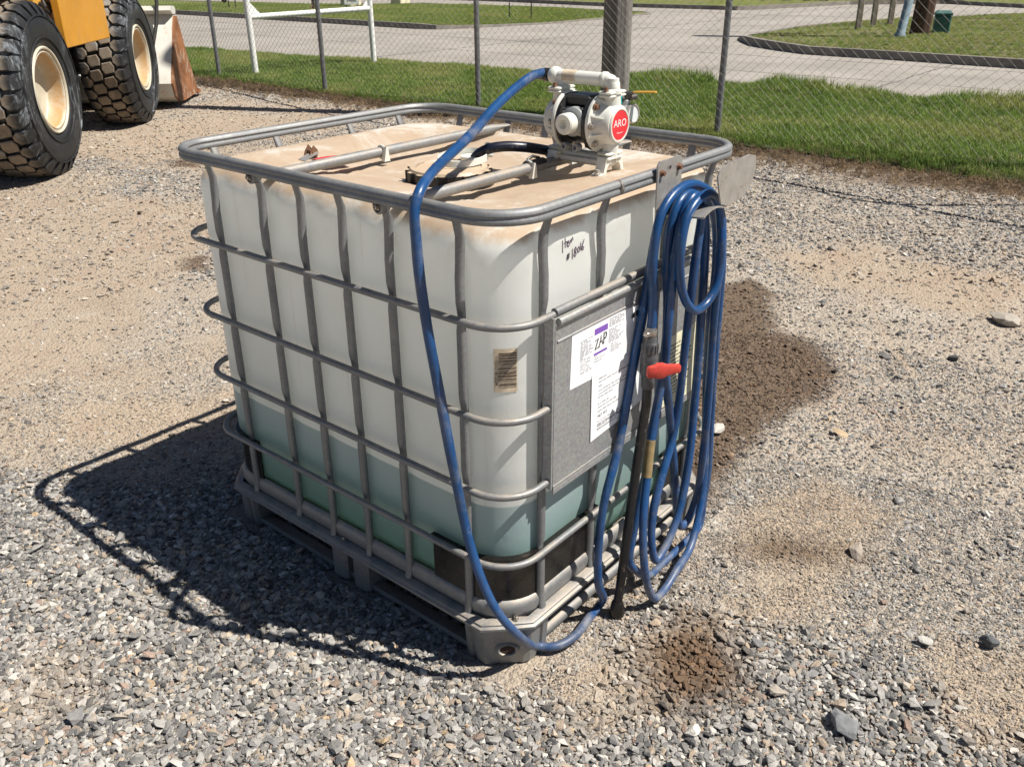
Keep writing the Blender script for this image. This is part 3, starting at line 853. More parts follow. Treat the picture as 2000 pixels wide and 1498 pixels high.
# filler lid
LX, LY = .385, .515
mb = MB(); mb.lathe((LX, LY, 1.096), (0, 0, 1), [(.118, 0), (.118, .012), (.108, .016), (.105, .016)], 48)
collar = mb.build('collar', M['black'], tote)
mb = MB()
mb.lathe((LX, LY, 1.100), (0, 0, 1), [(.100, 0), (.104, .006), (.104, .038), (.099, .044), (.086, .045), (.083, .041), (.02, .041)], 64)
for k in range(16):
    a = 2*math.pi*k/16; c, s_ = math.cos(a), math.sin(a)
    mb.prism([(-.010, .101), (.010, .101), (.008, .112), (-.008, .112)], 1.108, 1.139, lambda u, v, h, c=c, s_=s_: (LX+c*v-s_*u, LY+s_*v+c*u, h))
lid_m = simple('dusty_black_lid', (.02, .02, .02), .45, var=.2)
def dusty_top(m, dust, k0=.3, k1=.85, amt=.95):
    nt = m.node_tree; b = nt.nodes['Principled BSDF']; src = b.inputs['Base Color'].links[0].from_socket
    nz = xyz(nt, N(nt, 'ShaderNodeNewGeometry').outputs['Normal'])[2]
    k = maprange(nt, math_(nt, 'ADD', nz, math_(nt, 'MULTIPLY', math_(nt, 'SUBTRACT', noise(nt, 30, 6, .7, pos(nt)), .5), .5)), k0, k1, 0, amt)
    nt.links.new(mixc(nt, k, src, dust), b.inputs['Base Color'])
dusty_top(lid_m, (.55, .42, .29))
M['lid'] = lid_m
lid = mb.build('lid', M['lid'], tote)

# top rail: a ribbed channel bent round the corners
def profile_sweep(mb, path, prof, closed=True):
    P = [Vector(p) for p in path]; m = len(P); rings = []
    for i in range(m):
        a = P[(i-1) % m] if closed or i > 0 else P[i]; b = P[(i+1) % m] if closed or i < m-1 else P[i]; t = (b-a).normalized(); n = Vector((t.y, -t.x, 0))
        rings.append([P[i]+n*u+Vector((0, 0, v)) for u, v in prof])
    if closed: rings.append(rings[0]); mb.loft(rings, caps=False)
    else: mb.loft(rings)
rail_prof = [(.010, -.016), (.013, -.012), (.013, -.005), (.010, -.002), (.010, .001), (.013, .004), (.012, .010), (.006, .0155), (-.002, .016), (-.009, .012), (-.011, .005), (-.008, .002), (-.008, -.002), (-.011, -.005), (-.011, -.012), (-.007, -.016), (-.005, -.010), (.006, -.010)]
mb = MB(); profile_sweep(mb, [(x, y, 1.164) for x, y in rrect(0, 0, 1, 1.2, .115, 12, 16)], rail_prof)
mb.build('top_rail', M['galv_rail'], tote, smooth=50)
mb = MB()
for (x, y), ax in (((.385, 0), 'x'),):
    mb.cyl((x-.004, y-.001, 1.164), (x+.004, y-.001, 1.164), .0165, n=18)
mb.build('weld_seam', M['steel'], tote)

# horizontal hoops
def hoop(path, closed):
    mb = MB(); mb.tube(path, .0086, 12, closed=closed); return mb.build('cage_hoop', M['galv'], tote, smooth=60)
for z in (HZ[0], HZ[3]):
    hoop([(x, y, z) for x, y in rrect(-.004, -.004, 1.004, 1.204, .105, 12, 12)], True)
full = rrect(-.004, -.004, 1.004, 1.204, .105, 12, 12)
for z in (HZ[1], HZ[2]):
    pts = []
    q = [p for p in full]
    # start on the placard side past its right edge, run round the tank to its left edge
    i0 = next(i for i, p in enumerate(q) if p[0] > .845 and p[1] < 0)
    q = q[i0:]+q[:i0]
    q = [p for p in q if not (p[1] < -.003 and .155 < p[0] < .845)]
    hoop([(.845, -.004, z)]+[(x, y, z) for x, y in q]+[(.155, -.004, z)], False)

# uprights: flattened tubes, pinched where the hoops cross
def upright(x, y, nx, ny, top=1.150):
    mb = MB(); rings = []; n = 12
    tx, ty = -ny, nx
    zs = sorted(set([.120, .127, .14, .155, .172]+[round(h+d, 4) for h in HZ for d in (-.034, -.024, -.012, 0, .012, .024, .034)]+[.2, .25, .42, .61, .66, .78, .84, .98, 1.02, 1.05, 1.08, 1.11, 1.13, top]))
    for z in zs:
        near = min(abs(z-h) for h in HZ)
        pinch = max(0, 1-near/.030)
        foot = max(0, 1-(z-.12)/.05); head = max(0, (z-1.02)/.13)
        wd = .0112*(1+.05*foot+.12*head*head); dp = .0098*(1-.45*pinch)*(1-.55*foot)*(1-.5*max(0, (z-1.10)/.05))
        inw = .0165+.003*pinch+.004*math.sin(min(head, 1)*math.pi)-.014*foot - .010*max(0, (z-1.11)/.04)
        side = .004*max(0, (z-1.07)/.08)
        ring = []
        for k in range(n):
            a = 2*math.pi*k/n
            ca, sa = math.cos(a), math.sin(a)
            u = wd*ca*(abs(ca)**-.15 if abs(ca) > .05 else 1); v = dp*sa
            ring.append((x-nx*inw+tx*(u+side)+nx*v, y-ny*inw+ty*(u+side)+ny*v, z))
        rings.append(ring)
    mb.loft(rings)
    return mb.build('cage_upright', M['galv'], tote, smooth=50)
for y in UY: upright(0, y, -1, 0)
for x in UX: upright(x, 0, 0, -1)
for x in UX: upright(x, 1.2, 0, 1)
for y in UY: upright(1.0, y, 1, 0)

# brackets of the uprights under the rail (bolted heads) and bolts of the two cross bars
def bolt_part(c, d, r=.009, h=.010, mat='steel', parent=tote, name='bolt'):
    c = Vector(c); d = Vector(d).normalized(); mb = MB()
    mb.cyl(c-d*.002, c+d*h*.35, r*1.35, n=18); mb.lathe(c+d*h*.35, d, [(r, 0), (r, h*.6), (r*.75, h*.7), (r*.5, h*.7), (r*.45, h*.35)], 6)
    return mb.build(name, M[mat], parent, smooth=30)
for y in (.819, .357):
    mb = MB(); mb.lathe((.004, y, 1.142), (-1, 0, 0), [(.015, -.014), (.017, -.006), (.017, .010), (.012, .013), (.011, .006)], 20)
    mb.build('bolt_boss', M['galv_rail'], tote)
    bolt_part((-.004, y, 1.142), (-1, 0, 0), .006, .012)
    # flattened-end bar lying across the tank top
    mb = MB(); path = []
    xs = [.012, .03, .05, .075, .10, .13]+[.13+.74*k/14 for k in range(1, 15)]+[.90, .925, .95, .97, .988]
    n = 14; rings = []
    for x in xs:
        e = min(x-.012, .988-x); f = min(1, max(0, e/.09)); f = f*f*(3-2*f)
        h = .0028+.0112*f; w = .019-.0055*f
        z = 1.141-.004*f
        rings.append([(x, y+w*math.cos(2*math.pi*k/n), z+h*math.sin(2*math.pi*k/n)) for k in range(n)])
    mb.loft(rings)
    bar_m = 'bar_front' if y < .5 else 'bar_back'
    if bar_m not in M:
        M[bar_m] = galvanized(bar_m.replace('bar_', 'dusty_bar_'), (.27, .285, .285), (.40, .33, .25), .9 if y < .5 else .5)
    mb.build('cross_bar', M[bar_m], tote, smooth=60)

# label plate with folded lip
mb = MB(); xs = .142, .835
mb.box((.142, -.0165, .500), (.835, -.0150, .915))
mb.box((.142, -.0185, .498), (.835, -.0130, .508))
mb.prism([(0, .0), (-.004, .0), (-.004, -.016), (0, -.018)], .142, .835, lambda a, b, h: (h, -.0150+a, .500+b*.8))
mb.loft([[(x, -.019+.0075*math.cos(R_(t)), .920+.0090*math.sin(R_(t))) for t in range(0, 360, 30)] for x in (.150, .835)])
mb.loft([[(x, -.0165-.002*math.sin(R_(t)), .872+.0035*math.cos(R_(t))) for t in range(0, 181, 30)] for x in (.150, .835)], closed=False, caps=False)
mb.box((.136, -.0155, .50), (.1415, .012, .93))
mb.build('label_plate', M['galv_sheet'], tote, smooth=40)
mb = MB(); mb.tube([(.152, -.006, .9385), (.40, -.006, .9385), (.60, -.006, .9385), (.84, -.006, .9385)], .0095, 12)
mb.build('plate_lip', M['galv'], tote, smooth=60)

def sheet_label(name, poly, y, mat, parent, th=.0008):
    mb = MB(); mb.prism(poly, y, y-th, lambda a, b, h: (a, h, b)); return mb.build(name, M[mat], parent, smooth=0)
def stuffed(o):
    o['kind'] = 'stuff'; return o
def print_rows(mb, x0, z0, z1, rows, wmax, y, h=.0032, slope=0.0, fill=.7, seed=1, words=True):
    r = random.Random(seed)
    for i in range(rows):
        z = z1-(z1-z0)*i/max(1, rows-1); x = x0; end = x0+wmax*(.45+.55*r.random() if r.random() < .45 else 1)
        while x < end:
            w = r.uniform(.006, .02)
            if x+w > end: break
            hh = h*r.uniform(.6, 1)
            za = z+slope*(x-x0)
            mb.add([(x, y, za), (x+w, y, za+slope*w), (x+w, y, za+hh+slope*w), (x, y, za+hh)], [(0, 1, 2, 3)])
            x += w+r.uniform(.002, .005)
Y1 = -.0166
lab = sheet_label('paper_label', [(.200, .737), (.204, .873), (.34, .872), (.505, .861), (.503, .735), (.30, .733)], Y1, 'paper', tote)
yp = Y1-.0012
mb = MB()
# a dense block of type, the warning panel and its neighbours
r_ = random.Random(5)
def block(mb, x0, x1, z0, z1, cell, y, p=.55, slope=0):
    nx_, nz_ = int((x1-x0)/cell), int((z1-z0)/cell)
    for i in range(nx_):
        for j in range(nz_):
            if r_.random() < p:
                a, b = x0+i*cell, z0+j*cell
                ww = cell*r_.uniform(.5, 1.6)
                mb.add([(a, y, b), (a+ww, y, b), (a+ww, y, b+cell*.55), (a, y, b+cell*.55)], [(0, 1, 2, 3)])
for k in range(13):
    print_rows(mb, .237, .792+k*.0042, .792+k*.0042, 1, .052, yp, .0026, 0, seed=30+k)
print_rows(mb, .237, .762, .785, 5, .052, yp, .0028, seed=2)
for k in range(5): print_rows(mb, .352, .845+k*.0045, .845+k*.0045, 1, .066, yp, .0026, seed=50+k)
for k in range(8): print_rows(mb, .352, .804+k*.0045, .804+k*.0045, 1, .066, yp, .0026, seed=60+k)
print_rows(mb, .362, .778, .796, 4, .048, yp, .0028, seed=3)
print_rows(mb, .295, .772, .786, 3, .048, yp, .0026, seed=4)
stuffed(mb.build('small_print', M['faint_ink'], lab, smooth=0))
for za, zb in ((.842, .857), (.790, .796)):
    mb = MB(); mb.add([(.292, yp, za), (.346, yp, za), (.346, yp, zb), (.292, yp, zb)], [(0, 1, 2, 3)]); mb.build('printed_band', M['purple'], lab, smooth=0)
def strokes(mb, lines, org, right, up, w, lift=0.0):
    o = Vector(org); r = Vector(right).normalized(); u = Vector(up).normalized(); nrm = r.cross(u)*lift
    for ln in lines:
        pts = [Vector((a, b)) for a, b in ln]
        L_, R2 = [], []
        for i, p in enumerate(pts):
            a = pts[max(0, i-1)]; b = pts[min(len(pts)-1, i+1)]; d = (b-a).normalized() if (b-a).length > 0 else Vector((1, 0))
            k = Vector((-d.y, d.x))*w*.5*(1.0 if 0 < i < len(pts)-1 else .75)
            L_.append(p+k); R2.append(p-k)
        vs = [o+r*p.x+u*p.y+nrm for p in L_]+[o+r*p.x+u*p.y+nrm for p in R2]; n = len(pts)
        mb.add(vs, [(i, i+1, n+i+1, n+i) for i in range(n-1)])
mb = MB()
Z_ = [[(0, .020), (.014, .022), (.001, .001), (.016, .003)], [(.018, .000), (.026, .024), (.033, .003)], [(.021, .010), (.031, .011)], [(.038, .001), (.038, .025), (.047, .023), (.049, .017), (.046, .012), (.038, .012)]]
strokes(mb, [[(a*.95, b*1.2+a*.12) for a, b in l] for l in Z_], (.295, yp-.0004, .803), (1, 0, 0), (0, 0, 1), .0042)
mb.build('handwriting', M['ink'], lab, smooth=0)
lab2 = sheet_label('paper_label', [(.290, .562), (.286, .742), (.40, .745), (.522, .738), (.524, .590), (.42, .572)], Y1-.0016, 'paper', tote)
mb = MB(); yp2 = Y1-.0016-.0012
for i, (z, w) in enumerate([(.722, .05), (.713, .19), (.702, .04), (.690, .18), (.681, .16), (.672, .09), (.654, .05), (.645, .17), (.634, .18), (.596, .16), (.585, .15)]):
    print_rows(mb, .315, z, z, 1, w, yp2, .0034, seed=80+i)
print_rows(mb, .315, .585, .606, 4, .17, yp2, .003, seed=77)
stuffed(mb.build('small_print', M['faint_ink'], lab2, smooth=0))
mb = MB(); place_text(mb, 'NET WT.', .011, (.338, yp2, .622), (1, 0, 0), (0, 0, 1)); mb.build('lettering', M['ink'], lab2, smooth=0)
lab3 = sheet_label('paper_label', [(.62, .52), (.62, .72), (.80, .72), (.80, .50), (.70, .508)], Y1, 'label_yellow', tote)
mb = MB(); print_rows(mb, .635, .54, .69, 14, .14, Y1-.0012, .004, seed=91); stuffed(mb.build('small_print', M['ink'], lab3, smooth=0))
sheet_label('paper_label', [(.445, .838), (.455, .850), (.520, .850), (.520, .838)], Y1-.0026, 'ink', tote)

# grimy bar code sticker wrapped on the rounded corner
def corner_pt(phi, z, r): return (.145+r*math.cos(R_(phi)), .145+r*math.sin(R_(phi)), z)
def corner_strip(mb, p0, p1, z0, z1, r, n=8):
    vs = []
    for k in range(n+1):
        p = p0+(p1-p0)*k/n
        vs += [corner_pt(p, z0, r), corner_pt(p, z1, r)]
    mb.add(vs, [(2*k, 2*k+2, 2*k+3, 2*k+1) for k in range(n)])
mb = MB()
for rr in (.1158, .1166): corner_strip(mb, 214, 240, .760, .864, rr)
bc = mb.build('barcode_sticker', M['old_paper'], tote, smooth=60)
mb = MB(); z = .771; r2 = random.Random(3)
while z < .853:
    w = r2.choice([.0012, .0012, .0022, .0034]); corner_strip(mb, 219.5, 239, z, z+w, .1172, 6); z += w+r2.choice([.0012, .0016, .0028])
stuffed(mb.build('bar_code', M['barcode_ink'], bc, smooth=0))
mb = MB(); vs, fs = text_mesh('1100001872534', .0115)
mb.add([corner_pt(217.0-(v[1]/.1172)*57.3*-1.0, .812-v[0]*.95, .1174) for v in vs], fs)
mb.build('lettering', M['ink'], bc, smooth=0)

# hand-written lot number on the wall of the tank
mb = MB(); OX, OZ, OY = .216, 1.016, .0232
item = [[(.001, .060), (.002, .027)], [(.012, .064), (.012, .038)], [(.006, .050), (.019, .053)], [(.020, .046), (.026, .048), (.024, .053), (.020, .051), (.019, .042), (.024, .038), (.029, .043)],
        [(.030, .043), (.032, .054)], [(.032, .050), (.037, .056), (.036, .046)], [(.036, .050), (.042, .059), (.043, .050)]]
num = [[(.023, .020), (.020, .002)], [(.028, .021), (.025, .003)], [(.018, .014), (.031, .016)], [(.017, .008), (.030, .010)],
       [(.041, .028), (.042, .000)],
       [(.055, .030), (.049, .024), (.052, .017), (.057, .011), (.053, .004), (.047, .009), (.050, .015), (.057, .022), (.055, .030)],
       [(.067, .028), (.062, .021), (.063, .013), (.068, .013), (.071, .021), (.067, .028)],
       [(.074, .036), (.077, .014)], [(.089, .042), (.081, .025), (.080, .016), (.086, .014), (.088, .021), (.082, .022)]]
strokes(mb, [[(a*.92+.004, b*.86+.008) for a, b in l] for l in item+num], (OX, OY, OZ), (1, 0, 0), (0, 0, 1), .0034)
wall_y = lambda z: .0278+(0 if z < 1.068 else .062*(1-math.cos(math.asin(min(1, (z-1.068)/.062)))))
mb.v = [(v[0], wall_y(v[2])-.0011, v[2]) for v in mb.v]
mb.build('handwriting', M['marker'], tote, smooth=0)

# black corner guards
def guard(path, z0, z1, th=.005):
    mb = MB(); prof = [(.005, z0), (.005+th, z0), (.005+th, z1-.012), (.005+th+.004, z1-.004), (.016+th, z1), (.005, z1)]
    profile_sweep(mb, [(x, y, 0) for x, y in path], prof, closed=False)
    return mb.build('corner_guard', M['guard'], tote, smooth=40)
def arc(cx, cy, r, a0, a1, n=10): return [(cx+r*math.cos(R_(a0+(a1-a0)*k/n)), cy+r*math.sin(R_(a0+(a1-a0)*k/n))) for k in range(n+1)]
guard([(.03, .268), (.03, .20)]+arc(.145, .145, .115, 180, 270)+[(.25, .03), (.385, .03)], .185, .318)
guard([(.145, 1.17)]+arc(.145, 1.055, .115, 90, 180)+[(.03, 1.00)], .17, .318)
guard([(.72, .03)]+arc(.855, .145, .115, 270, 360)+[(.97, .25)], .185, .318)
guard([(.97, .95)]+arc(.855, 1.055, .115, 0, 90)+[(.74, 1.17)], .185, .318)

# steel tray, base frame, feet and runners of the pallet
mb = MB(); rings = []
for z, d in [(.128, .02), (.150, .012), (.170, .012), (.184, .018), (.187, .026), (.180, .034), (.150, .05)]:
    rings.append([(x, y, z) for x, y in rrect(d, d, 1-d, 1.2-d, .125-d*.3, 10, 10)])
mb.loft(rings)
mb.build('pallet_tray', M['galv_pallet'], tote, smooth=50)
frame_prof = [(-.014, .116), (.010, .116), (.016, .120), (.016, .127), (.009, .131), (.009, .135), (.002, .139), (-.014, .139)]
def base_path():
    c = .085
    return [(1-c, 0), (1, c), (1, 1.2-c), (1-c, 1.2), (c, 1.2), (0, 1.2-c), (0, c), (c, 0)]
P8 = base_path(); path = []
for i in range(8):
    a = Vector(P8[i]); b = Vector(P8[(i+1) % 8]); n_ = 14 if (b-a).length > .5 else 3
    for k in range(n_):
        q = a.lerp(b, k/n_); path.append((q.x, q.y, 0))
mb = MB(); profile_sweep(mb, path, frame_prof)
mb.build('base_frame', M['galv_pallet'], tote, smooth=40)
for (sx, sy) in ((0, 0), (1, 0), (1, 1), (0, 1)):
    cx, cy = (0 if sx == 0 else 1), (0 if sy == 0 else 1.2)
    dx, dy = (1 if sx == 0 else -1), (1 if sy == 0 else -1)
    mb = MB(); rings = []
    for z, sc in [(.118, 1.0), (.095, .985), (.04, .955), (.010, .93), (-.004, .90)]:
        base = [(.088, .0), (.118, .0), (.122, .006), (.134, .006), (.138, .0), (.158, .0), (.165, .010), (.165, .135), (.155, .15), (.012, .158), (.0, .150), (.0, .138), (.006, .134), (.006, .122), (.0, .118), (.0, .088), (.010, .078), (.016, .070), (.022, .067), (.062, .024), (.067, .020), (.072, .010)]
        ring = []
        for x, y in base:
            px, py = .09+(x-.09)*sc, .09+(y-.09)*sc
            ring.append((cx+dx*px, cy+dy*py, z))
        rings.append(ring)
    mb.loft(rings)
    foot = mb.build('pallet_foot', M['galv_pallet'], tote, smooth=30)
    # pressed eye in the slanted face
    nx_, ny_ = -dx*.7071, -dy*.7071
    c0 = Vector((cx+dx*.046, cy+dy*.046, .045)); ax = Vector((nx_, ny_, .10)).normalized(); side = Vector((-ny_, nx_, 0)); up = ax.cross(side)
    if up.z < 0: up = -up
    mb = MB(); rings = []
    for rr, h in [(1.75, -.004), (1.6, .005), (1.25, .009), (1.0, .006), (.95, -.012)]:
        rings.append([c0+ax*h+side*(math.cos(t)*.0195*rr)+up*(math.sin(t)*.0125*rr) for t in np.linspace(0, 2*math.pi, 24, endpoint=False)])
    mb.loft(rings, caps=False); mb.build('pressed_eye', M['galv_pallet'], foot, smooth=50)
    mb = MB(); mb.add([c0+ax*.0060+side*(math.cos(t)*.0198)+up*(math.sin(t)*.0128) for t in np.linspace(0, 2*math.pi, 24, endpoint=False)], [tuple(range(24))])
    mb.build('eye_hole', M['grime_hole'], foot, smooth=0)  # flat disc coloured as the shaded, rusty inside of the eye
for (x, y, hx, hy) in ((.055, .60, .055, .075), (.945, .60, .055, .075)):
    mb = MB()
    for k, o_ in enumerate((-.045, .045)):
        mb.box((x-hx, y+o_-.032, -.004), (x+hx, y+o_+.032, .117), .010)
    mb.build('pallet_foot', M['galv_pallet'], tote, smooth=40)
for y in (.035, .6, 1.165):
    mb = MB(); mb.tube([(.12, y, .022), (.3, y, .020), (.5, y, .019), (.7, y, .020), (.88, y, .022)], .0175, 12)
    mb.build('pallet_runner', M['galv_pallet'], tote, smooth=60)
for x in (.04, .96):
    mb = MB(); mb.prism([(-.022, .008), (.018, .004), (.022, .010), (.0, .022), (-.022, .024)], .13, 1.07, lambda a, b, h, x=x: (x+a, h, b))
    mb.build('pallet_runner', M['galv_pallet'], tote, smooth=30)
mb = MB(); mb.box((.16, .17, .085), (.84, 1.03, .112)); mb.build('pallet_deck', M['dark_metal'], tote, smooth=0)
for p, d in (((.060, .030, .139), (0, 0, 1)), ((.030, 1.170, .139), (0, 0, 1)), ((.010, .62, .139), (0, 0, 1))):
    bolt_part(p, d, .006, .010, 'steel')

# small latch hardware and a red strap end on the far bar
latch = empty('strap_buckle', (.205, .853, 1.133)); tag(latch, 'rusty ratchet buckle with a frayed red strap lying against the far cross bar', 'buckle')
mb = MB()
mb.prism([(-.028, -.014), (.026, -.018), (.028, .014), (-.026, .018)], .010, .0125, lambda a, b, h: (a, b*.9+a*.2, h+.012+a*.25))
mb.build('plate', M['aluminium'], latch, smooth=0)
for s_ in (-1, 1):
    mb = MB(); mb.prism([(-.012, 0), (.016, 0), (.020, .020), (.008, .034), (-.004, .020)], -.0015, .0015, lambda a, b, h, s_=s_: (a+.012, h+s_*.011+.012, b+.014))
    mb.build('cheek', M['rust'], latch, smooth=0)
mb = MB(); mb.cyl((.016, -.002, .032), (.016, .026, .032), .004); mb.build('pin', M['rust'], latch)
mb = MB(); mb.loft([[(x, .004+.013*math.cos(t)+.0*x, .006+.0016*math.sin(t)+.004*math.sin(x*30)) for t in np.linspace(0, 6.283, 8, endpoint=False)] for x in np.linspace(.02, .155, 9)])
M['strap'] = simple('red_webbing', (.55, .04, .045), .8, var=.15, scale=60, bmp=.3, bscale=400)
mb.build('strap', M['strap'], latch)

# white collar strip standing on the lid, where the suction hose goes in
neck = empty('bung_ring', (.445, .520, 1.142)); tag(neck, 'milky white plastic collar ring tipped over on the black filler lid', 'collar')
mb = MB(); rings = []
for k in range(25):
    t = 2*math.pi*k/24
    rr = .064
    cx_, cy_ = rr*1.15*math.cos(t), rr*.85*math.sin(t)
    zz = .014+.16*(cx_*.25+cy_*.35)
    rings.append([(cx_*s1, cy_*s1, zz+dz) for s1, dz in ((1.0, -.009), (1.05, -.008), (1.05, .008), (1.0, .009))])
mb.loft(rings, caps=False); ring_o = mb.build('ring', M['milky'], neck, smooth=40)
mb = MB(); mb.box((-.012, -.012, 0), (.014, .012, .036), .004)
ear = mb.build('ear', M['milky'], neck, smooth=40); ear.location = (.088, -.010, .004); ear.rotation_euler = (.1, .25, .2)
mb = MB(); mb.cyl((.0, .0, -.004), (.0, .0, .012), .030, n=28); b_ = mb.build('bung', M['milky'], neck); b_.location = (.04, .005, 0)
for (bx, by) in ((.43, .815), (.52, .36)):
    z0 = empty('zip_tie', (bx, by, 1.120)); tag(z0, 'white plastic tie hooked over the %s cross bar' % ('far' if by > .5 else 'near'), 'tie')
    mb = MB(); mb.prism([(-.012, -.006), (.010, -.006), (.004, .030), (-.002, .034)], -.006, .006, lambda a, b, h: (a, h-.016, b)); mb.build('tail', M['milky'], z0)
    mb = MB(); mb.tube([(0, .018*math.cos(t), .017+.018*math.sin(t)) for t in np.linspace(0, 2*math.pi, 18, endpoint=False)], .003, 8, closed=True); mb.build('loop', M['milky'], z0)

# ------------------------------------------------------------------ diaphragm pump
pump = empty('diaphragm_pump', (.66, .28, 1.125)); tag(pump, 'milky white diaphragm pump with a round red badge on top of the tank', 'pump')
X0 = .66; AZ = 1.245; S = Vector((.66, .28, 1.125))
class PB(MB):
    def build(s, name, mats, parent=None, smooth=35, fix=True):
        s.v = [(v[0]-S.x, v[1]-S.y, v[2]-S.z) for v in s.v]
        return MB.build(s, name, mats, parent, smooth, fix)
YA, YB = .239, .327       # faces of the black centre section
mb = PB(); mb.lathe((X0, 0, AZ), (0, 1, 0), [(.056, YA-.002), (.070, YA-.001), (.071, YA+.009), (.062, YA+.013), (.054, YA+.015), (.052, (YA+YB)/2), (.054, YB-.015), (.062, YB-.013), (.071, YB-.009), (.070, YB+.001), (.056, YB+.002)], 40)
mb.box((X0-.040, YA+.006, AZ+.040), (X0+.040, YB-.006, AZ+.068), .006)
mb.box((X0-.060, YA+.014, AZ-.026), (X0-.030, YB-.014, AZ+.040), .006)
core = mb.build('center_block', M['black'], pump)
mb = PB(); mb.lathe((X0-.055, (YA+YB)/2-.004, AZ+.006), (-1, 0, 0), [(.036, -.01), (.036, .010), (.030, .014), (.026, .016)], 28); mb.build('port_base', M['grey_plastic'], pump)
mb = PB(); mb.lathe((X0-.068, (YA+YB)/2-.002, AZ+.004), (-1, 0, 0), [(.024, -.006), (.026, .006), (.026, .030), (.023, .034), (.012, .034), (.011, .020), (.002, .018)], 28); mb.build('air_port', M['milky'], pump)
for k in range(8):
    a = R_(22+45*k)
    if math.cos(a) < .5:
        for yy, d in ((YA+.014, 1), (YB-.014, -1)):
            c = (X0+.062*math.cos(a), yy, AZ+.062*math.sin(a))
            mb = PB(); mb.cyl((c[0], c[1], c[2]), (c[0], c[1]+d*.010, c[2]), .0055, n=10); mb.build('bolt', M['steel'], pump)
for dy in (-.018, .018):
    mb = PB(); mb.lathe((X0-.050, (YA+YB)/2+dy, AZ-.056), (-1, 0, 0), [(.0095, 0), (.0095, .020), (.006, .021), (.005, .012), (.001, .012)], 16); mb.build('muffler_stud', M['grey_plastic'], pump)
def fluid_cap(y0, d):
    """domed cap with vertical necks; d = -1 towards the badge side"""
    mb = PB()
    mb.lathe((X0, y0, AZ), (0, d, 0), [(.062, -.002), (.072, .0), (.0735, .003), (.073, .009), (.066, .012), (.058, .015), (.053, .026), (.050, .044), (.048, .052), (.046, .054)], 44)
    yc = y0+d*.031
    mb.lathe((X0, yc, AZ), (0, 0, 1), [(.0225, .0), (.0225, .050), (.021, .066), (.0205, .084)], 24)
    mb.lathe((X0, yc, AZ), (0, 0, -1), [(.0225, .0), (.0225, .050), (.0205, .066), (.020, .084)], 24)
    mb.box((X0-.036, yc-.020, AZ+.0665), (X0+.036, yc+.020, AZ+.0735), .003)
    mb.box((X0-.034, yc-.020, AZ-.074), (X0+.034, yc+.020, AZ-.068), .003)
    for k in range(8):      # ribs
        a = R_(22.5+45*k); ca, sa = math.cos(a), math.sin(a)
        mb.prism([(.070, .009), (.046, .009), (.046, .046), (.052, .038)], -.0022, .0022, lambda r, h, t, ca=ca, sa=sa: (X0+ca*r-sa*t, y0+d*h, AZ+sa*r+ca*t))
    cap = mb.build('fluid_cap', M['milky'], pump, smooth=40)
    for k in range(8):
        a = R_(45*k); ca, sa = math.cos(a), math.sin(a)
        if abs(sa) > .95: continue
        b2 = PB(); p = Vector((X0+.064*ca, y0+d*.011, AZ+.064*sa))
        b2.lathe(p, (0, d, 0), [(.0095, 0), (.0095, .003), (.0065, .004), (.0065, .010), (.004, .011)], 10)
        b2.build('bolt', M['rust'] if k % 3 == 0 else M['steel'], cap)
    return cap, yc
capA, YC1 = fluid_cap(YA-.004, -1)
capB, YC2 = fluid_cap(YB+.004, 1)
# badge
yb = YA-.004-.054
mb = PB(); mb.lathe((X0, yb, AZ), (0, -1, 0), [(.0425, -.004), (.0435, .002), (.0415, .005), (.0375, .005), (.037, .003), (.001, .003)], 44); disc = mb.build('badge', M['milky'], pump)
mb = PB(); mb.lathe((X0, yb-.0032, AZ), (0, -1, 0), [(.0368, -.001), (.0368, .0006), (.001, .0006)], 40); mb.build('red_disc', M['red'], disc)
mb = PB(); place_text(mb, 'ARO', .0255, (X0, yb-.0042, AZ+.004), (1, 0, 0), (0, 0, 1), sx=1.08)
strokes(mb, [[(-.013, -.001), (-.010, .003), (-.009, -.002), (-.006, .002), (-.004, -.001), (.014, .001)]], (X0, yb-.0042, AZ-.019), (1, 0, 0), (0, 0, 1), .0014)
mb.build('lettering', M['white'], disc, smooth=0)
# manifolds: pipe with a ball end, elbow and necks on top; pipe with feet below
ZM = 1.350
mb = PB()
mb.tube([(X0, YC2+.020, ZM), (X0, YC1+.03, ZM), (X0, YC1+.018, ZM), (X0, YC1+.006, ZM-.003), (X0, YC1-.002, ZM-.010), (X0, YC1-.003, ZM-.022), (X0, YC1, ZM-.036)], .0168, 18)
mb.sphere((X0, YC2+.020, ZM), .0225, 22, 14, (1, .95, 1))
for yc in (YC1, YC2):
    mb.lathe((X0, yc, AZ+.0742), (0, 0, 1), [(.024, 0), (.024, .008), (.0165, .012), (.0155, .036)], 22)
    mb.box((X0-.036, yc-.020, AZ+.0742), (X0+.036, yc+.020, AZ+.0815), .003)
mb.lathe((X0, YC1-.001, ZM), (0, 1, 0), [(.0175, .018), (.0195, .020), (.0195, .030), (.0175, .032)], 20)
mani = mb.build('discharge_manifold', M['milky'], pump, smooth=45)
mb = PB(); mb.lathe((X0, YC2+.044, ZM), (0, 1, 0), [(.017, -.004), (.017, .010), (.0145, .012), (.0145, .026)], 16); mb.build('hose_barb', M['black'], mani)
mb = PB()
lw = [(X0+.0174*math.cos(R_(t)), ZM+.0174*math.sin(R_(t))) for t in range(60, 211, 15)]
mb.add([(x, yy, z) for yy in (YC2-.052, YC2-.010) for x, z in lw], [(k, k+1, len(lw)+k+1, len(lw)+k) for k in range(len(lw)-1)])
st = mb.build('sticker', M['old_paper'], mani, smooth=60)
